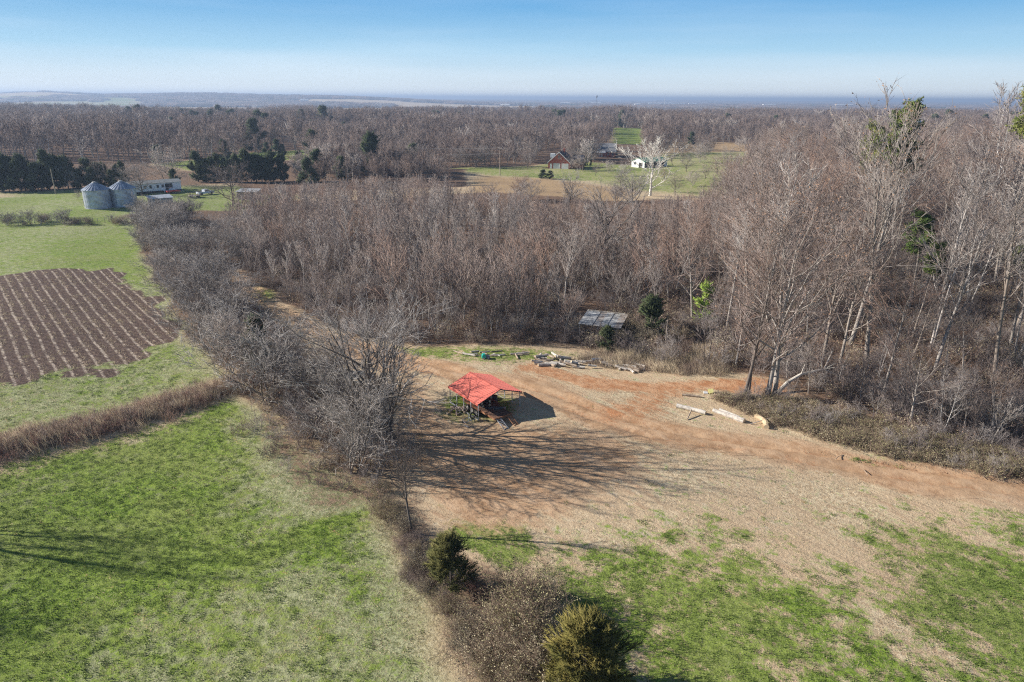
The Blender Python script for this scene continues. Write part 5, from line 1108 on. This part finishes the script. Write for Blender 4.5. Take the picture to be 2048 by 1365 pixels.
# --- far woods
CLEAR = [(LAWN,1),(TANF2,1),(GRF,1),(GRF0,1)]
clear_px = [np.array(q) for q in ([(820,338),(1060,334),(1075,330),(1150,336),(1290,340),(1350,300),(1490,300),(1490,395),(1260,405),(1000,398),(930,360)], [(1345,286),(1490,290),(1490,304),(1345,306)], [(1227,258),(1290,260),(1285,286),(1230,286)], [(360,330),(480,312),(620,302),(636,312),(480,326)], [(195,208.5),(545,210),(545,213.5),(195,212)], [(200,202.5),(288,203.5),(288,207),(200,206.5)], [(1076,300),(1128,304),(1128,342),(1076,340)], [(1186,290),(1226,290),(1226,320),(1186,320)], [(1268,316),(1336,316),(1336,340),(1268,340)], [(994,302),(1004,302),(1004,350),(994,350)], [(640,214),(765,214),(765,219),(640,219)], [(551,273),(579,273),(579,284),(551,284)], [(0,372),(590,358),(600,420),(0,420)])]
def inpoly(poly, x, y): return sdf(poly.astype(float), x, y) > 0
def far_scatter(y0, y1, sp, hlo, hhi, keep=1.0, clear_noise=False, seed=1):
    rg_ = np.random.default_rng(seed); out = []
    g = np.arange(y0, y1, sp); xm = y1*.86; gx = np.arange(-xm, xm, sp); A, B = np.meshgrid(gx, g); A = (A+rg_.uniform(-.45,.45,A.shape)*sp).ravel(); B = (B+rg_.uniform(-.45,.45,B.shape)*sp).ravel()
    ok = np.abs(A) < B*.84+20; A, B = A[ok], B[ok]
    if keep < 1: ok = rg_.random(len(A)) < keep; A, B = A[ok], B[ok]
    h = rg_.uniform(hlo, hhi, len(A)); b0 = proj(np.stack([A,B,0*A],-1)); t0 = proj(np.stack([A,B,h],-1)); bad = np.zeros(len(A), bool)
    for cp_ in clear_px:
        for f in (0,.25,.5,.75,.95): q = b0+(t0-b0)*f; bad |= inpoly(cp_, q[:,0], q[:,1])
    if clear_noise: bad |= (vnoise(A, B, 420, 11) > .66) & (vnoise(A,B,90,12) < .8)
    return A[~bad], B[~bad], h[~bad]
FH = np.array([15,14,16,15,13])
A1, B1, h1 = far_scatter(335, 900, 8.5, 11, 18.5, .92, seed=3)
sel = ~((proj(np.stack([A1,B1,0*A1],-1))[:,1] > 331))
A1, B1, h1 = A1[sel], B1[sel], h1[sel]
A0_, B0_, h0_ = far_scatter(205, 335, 5.2, 7.5, 12.5, .9, seed=8); q0 = proj(np.stack([A0_,B0_,0*A0_],-1)); s0 = ((q0[:,0] > 590) & (q0[:,0] < 930) & (q0[:,1] < 372)) | ((q0[:,0] >= 930) & (q0[:,0] < 1075) & (q0[:,1] < 336)) | ((q0[:,0] > 1125) & (q0[:,0] < 1190) & (q0[:,1] < 330)) | ((q0[:,0] > 470) & (q0[:,0] < 600) & (q0[:,1] > 345) & (q0[:,1] < 395) & (rgn.random(len(A0_)) < .3))
A1, B1, h1 = np.concatenate([A1,A0_[s0]]), np.concatenate([B1,B0_[s0]]), np.concatenate([h1,h0_[s0]])
A2, B2, h2 = far_scatter(900, 2400, 14, 10, 16, .95, True, seed=4)
AA, BB, HH = np.concatenate([A1,A2]), np.concatenate([B1,B2]), np.concatenate([h1,h2])
zone = vnoise(AA, BB, 160, 14); vr = np.where(zone < .4, 0, np.where(zone < .55, 2, np.where(zone < .75, 1, 3))); rnd = rgn.random(len(AA)); vr = np.where(rnd < .2, rgn.integers(0,5,len(AA)), vr)
vr = np.where((rgn.random(len(AA)) < .03*(vnoise(AA,BB,120,41) > .62)) & (BB < 900), 5, vr)
HH = HH*(.72+.5*vnoise(AA,BB,70,43)); FHx = np.append(FH, 11)
wide = np.where(BB > 900, 1.35, 1.0)
print('FAR', len(AA))
gn_stuff('far_forest', np.stack([AA,BB,hgt(AA,BB)],-1), rgn.uniform(0,6.28,len(AA)), HH/FHx[vr]*wide, vr, [k.mass() for k in FARK]+[CED[2].mass()], 'leafless forest spreading towards the horizon with scattered evergreens', 'forest')
# far groves
def grove(seed, tw):
    rg_ = np.random.default_rng(seed); n = 700; x = rg_.uniform(-40,40,n); y = rg_.uniform(-30,30,n); top = 13+3*np.sin(x*.23+seed)*np.cos(y*.3)+rg_.normal(0,1,n)
    r = np.maximum(np.abs(x)/44, np.abs(y)/34); top = top*np.sqrt(np.clip(1-r**4,0.05,1)); P0 = np.stack([x,y,top*rg_.uniform(.1,.75,n)],-1); P1 = P0.copy(); P1[:,2] = top; P1[:,:2] += rg_.normal(0,1.2,(n,2))
    return srcobj('grove%d_source'%seed, [(*cones(P0,P1,rg_.uniform(.9,1.9,n),4),0)], [tw])
GR = [grove(1,'twig_far'), grove(2,'twig_brown'), grove(3,'twig_dark'), grove(4,'cedar_green')]
A3, B3, h3 = far_scatter(2400, 11000, 75, 12, 15, .95, False, seed=6)
pn = vnoise(A3,B3,700,21); ok = (pn < .60); A3, B3 = A3[ok], B3[ok]; vr3 = rgn.choice([0,1,0,2,1,3], len(A3), p=[.25,.25,.15,.15,.15,.05])
print('GROVES', len(A3))
gn_stuff('distant_forest', np.stack([A3,B3,hgt(A3,B3)-1],-1), rgn.uniform(0,6.28,len(A3)), rgn.uniform(.9,1.25,len(A3)), vr3, GR, 'blue distant forest along the horizon and low hills', 'forest')
# mid distance trees left of the lawn (between thicket and far woods): individuals
rg = random.Random(31)
for i in range(34):
    px = rg.uniform(585, 985); py = rg.uniform(341, 366) if px < 900 else rg.uniform(326, 336); k = rg.randrange(3); h = rg.uniform(7.5, 13.5) if px < 900 else rg.uniform(9,12)
    pp(SPR[k],'bare_tree',px,py,h,(13,14,12)[k],'broad bare tree in the loose belt between the thicket and the far woods','tree','bare trees of the belt beyond the thicket')
for i in range(9):
    px = rg.uniform(965,1290); pp(SPR[i%3],'bare_tree',px,rg.uniform(398,420),rg.uniform(5,8.5),(13,14,12)[i%3],'x','tree','bare trees of the belt beyond the thicket')
for i in range(18):
    px = rg.choice((rg.uniform(1010,1075), rg.uniform(1130,1190), rg.uniform(1235,1330), rg.uniform(1360,1500))); py = rg.uniform(300,318) if px > 1200 else rg.uniform(318,328); k = rg.randrange(3); pp(SPR[k],'bare_tree',px,py,rg.uniform(8,13),(13,14,12)[k],'bare tree standing near the far houses and pasture','tree','bare trees around the far houses')

# --- undergrowth, dry grasses
UND = [srcobj('und0_source', gen_brush(111,H=1.5,n=16,n2=6,n3=3,rad=1.2,twig=.011,leaf=90,leafsize=.06,lean=.5), ['twig_far','leaf_russet']),
       srcobj('und1_source', gen_brush(112,H=2.2,n=12,n2=7,n3=4,rad=1.0,twig=.011,lean=.4), ['twig_grey']),
       srcobj('und2_source', gen_brush(113,H=1.0,n=22,n2=5,n3=2,rad=1.3,twig=.011,lean=.8), ['twig_dark']),
       srcobj('und3_source', gen_brush(114,H=1.6,n=14,n2=7,n3=3,rad=1.1,twig=.010,leaf=260,leafsize=.06,lean=.6), ['twig_brown','leaf_tan'])]
def scatter(poly, n, lim=170, seed=1, inner=.0):
    rg_ = np.random.default_rng(seed); lo, hi = poly.min(0), poly.max(0); hi = np.minimum(hi, [150, lim]); x = rg_.uniform(lo[0],hi[0],n*6); y = rg_.uniform(lo[1],hi[1],n*6); ok = sdf(poly,x,y) > inner; q = proj(np.stack([x,y,0*x],-1)); ok &= (q[:,0] > -50) & (q[:,0] < 2120); x, y = x[ok][:n], y[ok][:n]; return x, y
def stuff_pts(name, x, y, slo, shi, src, label, cat, seed=2, w=None):
    rg_ = np.random.default_rng(seed); n = len(x); gn_stuff(name, np.stack([x,y,hgt(x,y)],-1), rg_.uniform(0,6.28,n), rg_.uniform(slo,shi,n), rg_.choice(len(src), n, p=w), src, label, cat)
x1_, y1_ = scatter(WOOD, 4600, 150, 3, .3); ok = (np.hypot(x1_-shed.x,y1_-shed.y-1) > 3.3) & (ldist(REDLOOP,x1_,y1_) > 2.2); stuff_pts('undergrowth', x1_[ok], y1_[ok], .55, 1.35, UND, 'tangled brown undergrowth covering the forest floor', 'undergrowth')
# hedge undergrowth
hx, hy = [], []
rg_ = np.random.default_rng(12)
for i in range(700):
    k = int(rg_.integers(0,6)); f = rg_.random(); p = hp[k].lerp(hp[k+1], f); hx.append(p.x+rg_.normal(0,2.8)); hy.append(p.y+rg_.normal(0,2.8))
stuff_pts('hedge_undergrowth', np.array(hx), np.array(hy), .5, 1.15, UND, 'low twiggy growth under the long hedgerow', 'undergrowth', 5)
TF = [srcobj('tuft0_source', gen_tuft(121,46,1.5,.9,.014,.3,(.45,.1)), ['straw']), srcobj('tuft1_source', gen_tuft(122,46,1.2,.9,.014,.3), ['straw_brown']), srcobj('tuft2_source', gen_brush(123,H=1.2,n=20,n2=4,n3=2,rad=.9,twig=.010,lean=.5), ['twig_brown']), srcobj('tuft3_source', gen_brush(124,H=1.2,n=20,n2=4,n3=2,rad=.9,twig=.010,lean=.5), ['bramble_red'])]
def along(line, n, wdt, seed):
    rg_ = np.random.default_rng(seed); L0 = np.array([np.hypot(*(b_-a_)) for a_,b_ in zip(line[:-1],line[1:])]); k = rg_.choice(len(L0), n, p=L0/L0.sum()); f = rg_.random((n,1)); q = line[k]+(line[k+1]-line[k])*f+rg_.normal(0,wdt,(n,2)); return q[:,0], q[:,1]
sx1, sy1 = along(STRIP, 1500, 1.15, 7); stuff_pts('tall_dry_grass', sx1, sy1, .5, 1.25, TF, 'tall dry grass and weeds along the bank between the two green fields', 'dry grass', 8, [.25,.45,.2,.1])
BROOM = polyw([(1150,720),(1230,735),(1310,745),(1440,755),(1480,720),(1420,700),(1300,705),(1230,700)])
bx_, by_ = scatter(BROOM, 420, 120, 9, -.5); stuff_pts('broom_grass', bx_, by_, .6, 1.1, [TF[0],TF[1],UND[2]], 'golden broom grass standing at the woods edge beside the logs', 'dry grass', 9, [.45,.4,.15])
VERGE = polyw([(1420,795),(1560,800),(1750,850),(2060,925),(2150,985),(2040,965),(1900,940),(1760,915),(1640,880),(1540,850)])
vx_, vy_ = scatter(VERGE, 700, 120, 10, 0); WD = [srcobj('weed0_source', gen_brush(131,H=1.1,n=30,n2=5,n3=3,rad=1.0,twig=.009,leaf=420,leafsize=.045,lean=.6), ['straw_brown','leaf_olive']), srcobj('weed1_source', gen_brush(132,H=.9,n=30,n2=5,n3=2,rad=1.0,twig=.009,leaf=420,leafsize=.045,lean=.7), ['straw_brown','leaf_tan'])]
stuff_pts('roadside_weeds', vx_, vy_, .4, 1.1, WD+[TF[1],UND[1]], 'olive and straw weeds between the track and the right woods', 'weeds', 11, [.38,.32,.26,.04])
# dry stubble rows in the garden
g0, g1 = W(152,550), W(267,672); gd = (g1-g0).normalized(); gn_ = Vector((gd.y,-gd.x,0)); 
rgn2 = np.random.default_rng(15); sxs, sys_ = [], []
for r_ in range(-26, 40):
    off = r_*1.36; n = 110; t_ = rgn2.uniform(-40, 75, n*2); qx = g0.x+gn_.x*off+gd.x*t_+rgn2.normal(0,.10,n*2); qy = g0.y+gn_.y*off+gd.y*t_+rgn2.normal(0,.10,n*2); ok = (sdf(GARDEN,qx,qy) > .4) & (vnoise(qx,qy,5,31) > .28); sxs.append(qx[ok]); sys_.append(qy[ok])
sxs, sys_ = np.concatenate(sxs), np.concatenate(sys_); print('STUBBLE', len(sxs))
ST = [srcobj('stub0_source', gen_tuft(141,22,.22,.45,.022,.8), ['straw']), srcobj('stub1_source', gen_tuft(142,22,.2,.45,.022,.8), ['straw_brown'])]
stuff_pts('crop_stubble', sxs, sys_, .6, 1.3, ST, 'pale dry crop stubble standing in long rows across the dark plot', 'stubble', 16, [.75,.25])

# grass tufts over the near fields
def samp(A, x, y): return A[np.clip(np.searchsorted(ys, y), 0, len(ys)-1), np.clip(np.searchsorted(xs, x), 0, len(xs)-1)]
rg_ = np.random.default_rng(51); n = 150000; gx_ = rg_.uniform(-62,62,n); gy_ = rg_.uniform(24,100,n); q = proj(np.stack([gx_,gy_,0*gx_],-1)); ok = (q[:,0] > -20) & (q[:,0] < 2070) & (q[:,1] < 1385) & (rg_.random(n) < np.clip(48/gy_,0,1)**1.5) & (samp(m_gard,gx_,gy_) < .4)
bare = samp(clr,gx_,gy_); lit_ = samp(litter,gx_,gy_); ok &= (rg_.random(n) > bare*1.1) & (rg_.random(n) > lit_*.7); gx_, gy_ = gx_[ok], gy_[ok]
k_ = (samp(green,gx_,gy_) > .35) | (samp(sage_m,gx_,gy_) > .5) | (rg_.random(len(gx_)) < .45); gx_, gy_ = gx_[k_], gy_[k_]
g_ = samp(green,gx_,gy_)+(vnoise(gx_,gy_,1.3,61)-.5)*.7+rg_.normal(0,.12,len(gx_)); vg_ = np.where(g_ > .5, rg_.integers(0,2,len(gx_)), 2+rg_.integers(0,2,len(gx_))); print('TUFTS', len(gx_))
GT = [srcobj('gt0_source', gen_tuft(151,13,.14,.34,.02,.9), ['grass_green']), srcobj('gt1_source', gen_tuft(152,13,.20,.3,.02,.8), ['grass_green']), srcobj('gt2_source', gen_tuft(153,12,.12,.36,.016,1.2), ['grass_straw']), srcobj('gt3_source', gen_tuft(154,12,.18,.34,.016,1.0), ['grass_straw'])]
gn_stuff('grass_tufts', np.stack([gx_,gy_,hgt(gx_,gy_)],-1), rg_.uniform(0,6.28,len(gx_)), rg_.uniform(.5,1.3,len(gx_)), vg_, GT, 'short green and straw coloured grass tufts over the near fields', 'grass')

# ------------------------------------------------------------------ labels that single things out
LOOKS = {}
for K_, w_ in zip(YNG, ('pale slender','grey upright','brownish broad','reddish many stemmed','russet leaved','grey twin stemmed')): LOOKS[K_.cm.name] = w_
for K_, w_ in zip(TAL, ('brown twigged','broad vase shaped','pale slim','wide reddish','pale forked')): LOOKS[K_.cm.name] = w_
for K_, w_ in zip(HED, ('four stemmed grey','spreading brown','pale twin stemmed','bushy pale')): LOOKS[K_.cm.name] = w_
for K_, w_ in zip(SPR, ('wide grey','rounded brown','pale many stemmed')): LOOKS[K_.cm.name] = w_
def look_of(o):
    for c in o.children:
        if c.data and c.data.name in LOOKS: return LOOKS[c.data.name]
    return 'bare'
bpy.context.view_layer.update()
def pxof(o): return proj(np.array([tuple(o.location)]))[0][0]
for g, zones, word in (('young trees of the thicket above the track', [(-999,760,'beside the bend of the track'),(760,1000,'behind the slim old logs'),(1000,1170,'behind the large log heap'),(1170,1300,'around the ruined shed'),(1300,1540,'beyond the pointed dark cedar'),(1540,9999,'along the weedy right track verge')], 'young tree'),
                 ('leafless trees of the right woods', [(-999,1480,'left of the dark twin trunks'),(1480,1660,'behind the fallen limb'),(1660,1800,'around the tallest tree'),(1800,1960,'around the pale forked tree'),(1960,9999,'by the tall pine')], 'tree'),
                 ('bare trees of the belt beyond the thicket', [(-999,9999,'in the belt beyond the thicket')], 'tree'), ('bare trees around the far houses', [(-999,9999,'around the far houses')], 'tree')):
    obs = bygroup(g)
    for z0_, z1_, ph in zones:
        s_ = sorted([o for o in obs if z0_ <= pxof(o) < z1_], key=pxof)
        for i, o in enumerate(s_): o['label'] = '%s %s, %s from left %s'%(look_of(o), word, ordw(i), ph)
s_ = sorted(bygroup('leafless trees of the long hedgerow'), key=lambda o: -o.location.y)
for i, o in enumerate(s_): o['label'] = '%s hedgerow tree, %s along the hedgerow counted from the grain bins'%(look_of(o), ordw(i))
for g, f in (('cedar windbreak behind the grain bins','dark green cedar, {n} from the left in the windbreak behind the grain bins'), ('cedar row behind the pickup truck','dark green cedar, {n} from the left in the row behind the pickup truck'),
             ('twiggy shrubs between the two cedars','dense pale leaved shrub, {n} from the left in the brush between the two cedars'), ('cedars near the far green strip','dark cedar, {n} from the left of those near the far green strip'),
             ('conifers right of the brick house','narrow dark conifer, {n} from the left in the short row right of the brick house'), ('low brambles along the brush line','low brown bramble, {n} from the left along the brush line around the small cedar'),
             ('red bramble canes by the small cedar','arching red bramble canes, {n} from the left beside the small dark cedar'), ('brush around the ruined shed','tangled brown shrub, {n} from the left in the brush around the ruined shed'), ('shrubs of the upper fence line','brown leafless shrub, {n} from the left along the upper field fence'),
             ('small trees of the upper fence line','small bare tree, {n} from the left in the upper field fence line'), ('brush beside the grain bins','brown brush, {n} from the left against the right grain bin'),
             ('posts of the field fence line','weathered wooden post, {n} from the left in the upper field fence'), (lg1,'cut log, {n} from the left in the large heap at the woods edge'),
             ('pale logs scattered before the broom grass','pale cut log, {n} from the left in the small heap before the broom grass'), ('slim logs left of the log heap','slim old log, {n} from the left near the teal cart'),
             ('white buildings near the horizon','distant long white building, {n} from the left near the horizon'), ('dark logs loaded on the trailer','dark weathered log, {n} from the left on the trailer under the carport')):
    ordlab(bygroup(g), f)
for i, o in enumerate(sorted(bygroup('stacked tyres in the carport'), key=lambda o: o.location.z)): o['label'] = ('bottom','middle','top')[i]+' worn black tyre of the low stack at the back of the carport'

# ------------------------------------------------------------------ haze
mb = MB(); mb.box(-27000,27000,-1000,31000,-16,74); hzb = mb.build('haze','concrete'); hzb.data.materials.clear(); hzb['kind'] = 'stuff'; hzb['label'] = 'thin blue haze in the air towards the horizon'; hzb['category'] = 'haze'
hm = bpy.data.materials.new('haze_air'); hm.use_nodes = True; t_ = hm.node_tree; t_.nodes.clear(); pv = t_.nodes.new('ShaderNodeVolumePrincipled'); ho = t_.nodes.new('ShaderNodeOutputMaterial'); pv.inputs['Color'].default_value = (.48,.62,.86,1); pv.inputs['Density'].default_value = 2.1e-4; pv.inputs['Anisotropy'].default_value = .2
t_.links.new(pv.outputs[0], ho.inputs['Volume']); hzb.data.materials.append(hm)
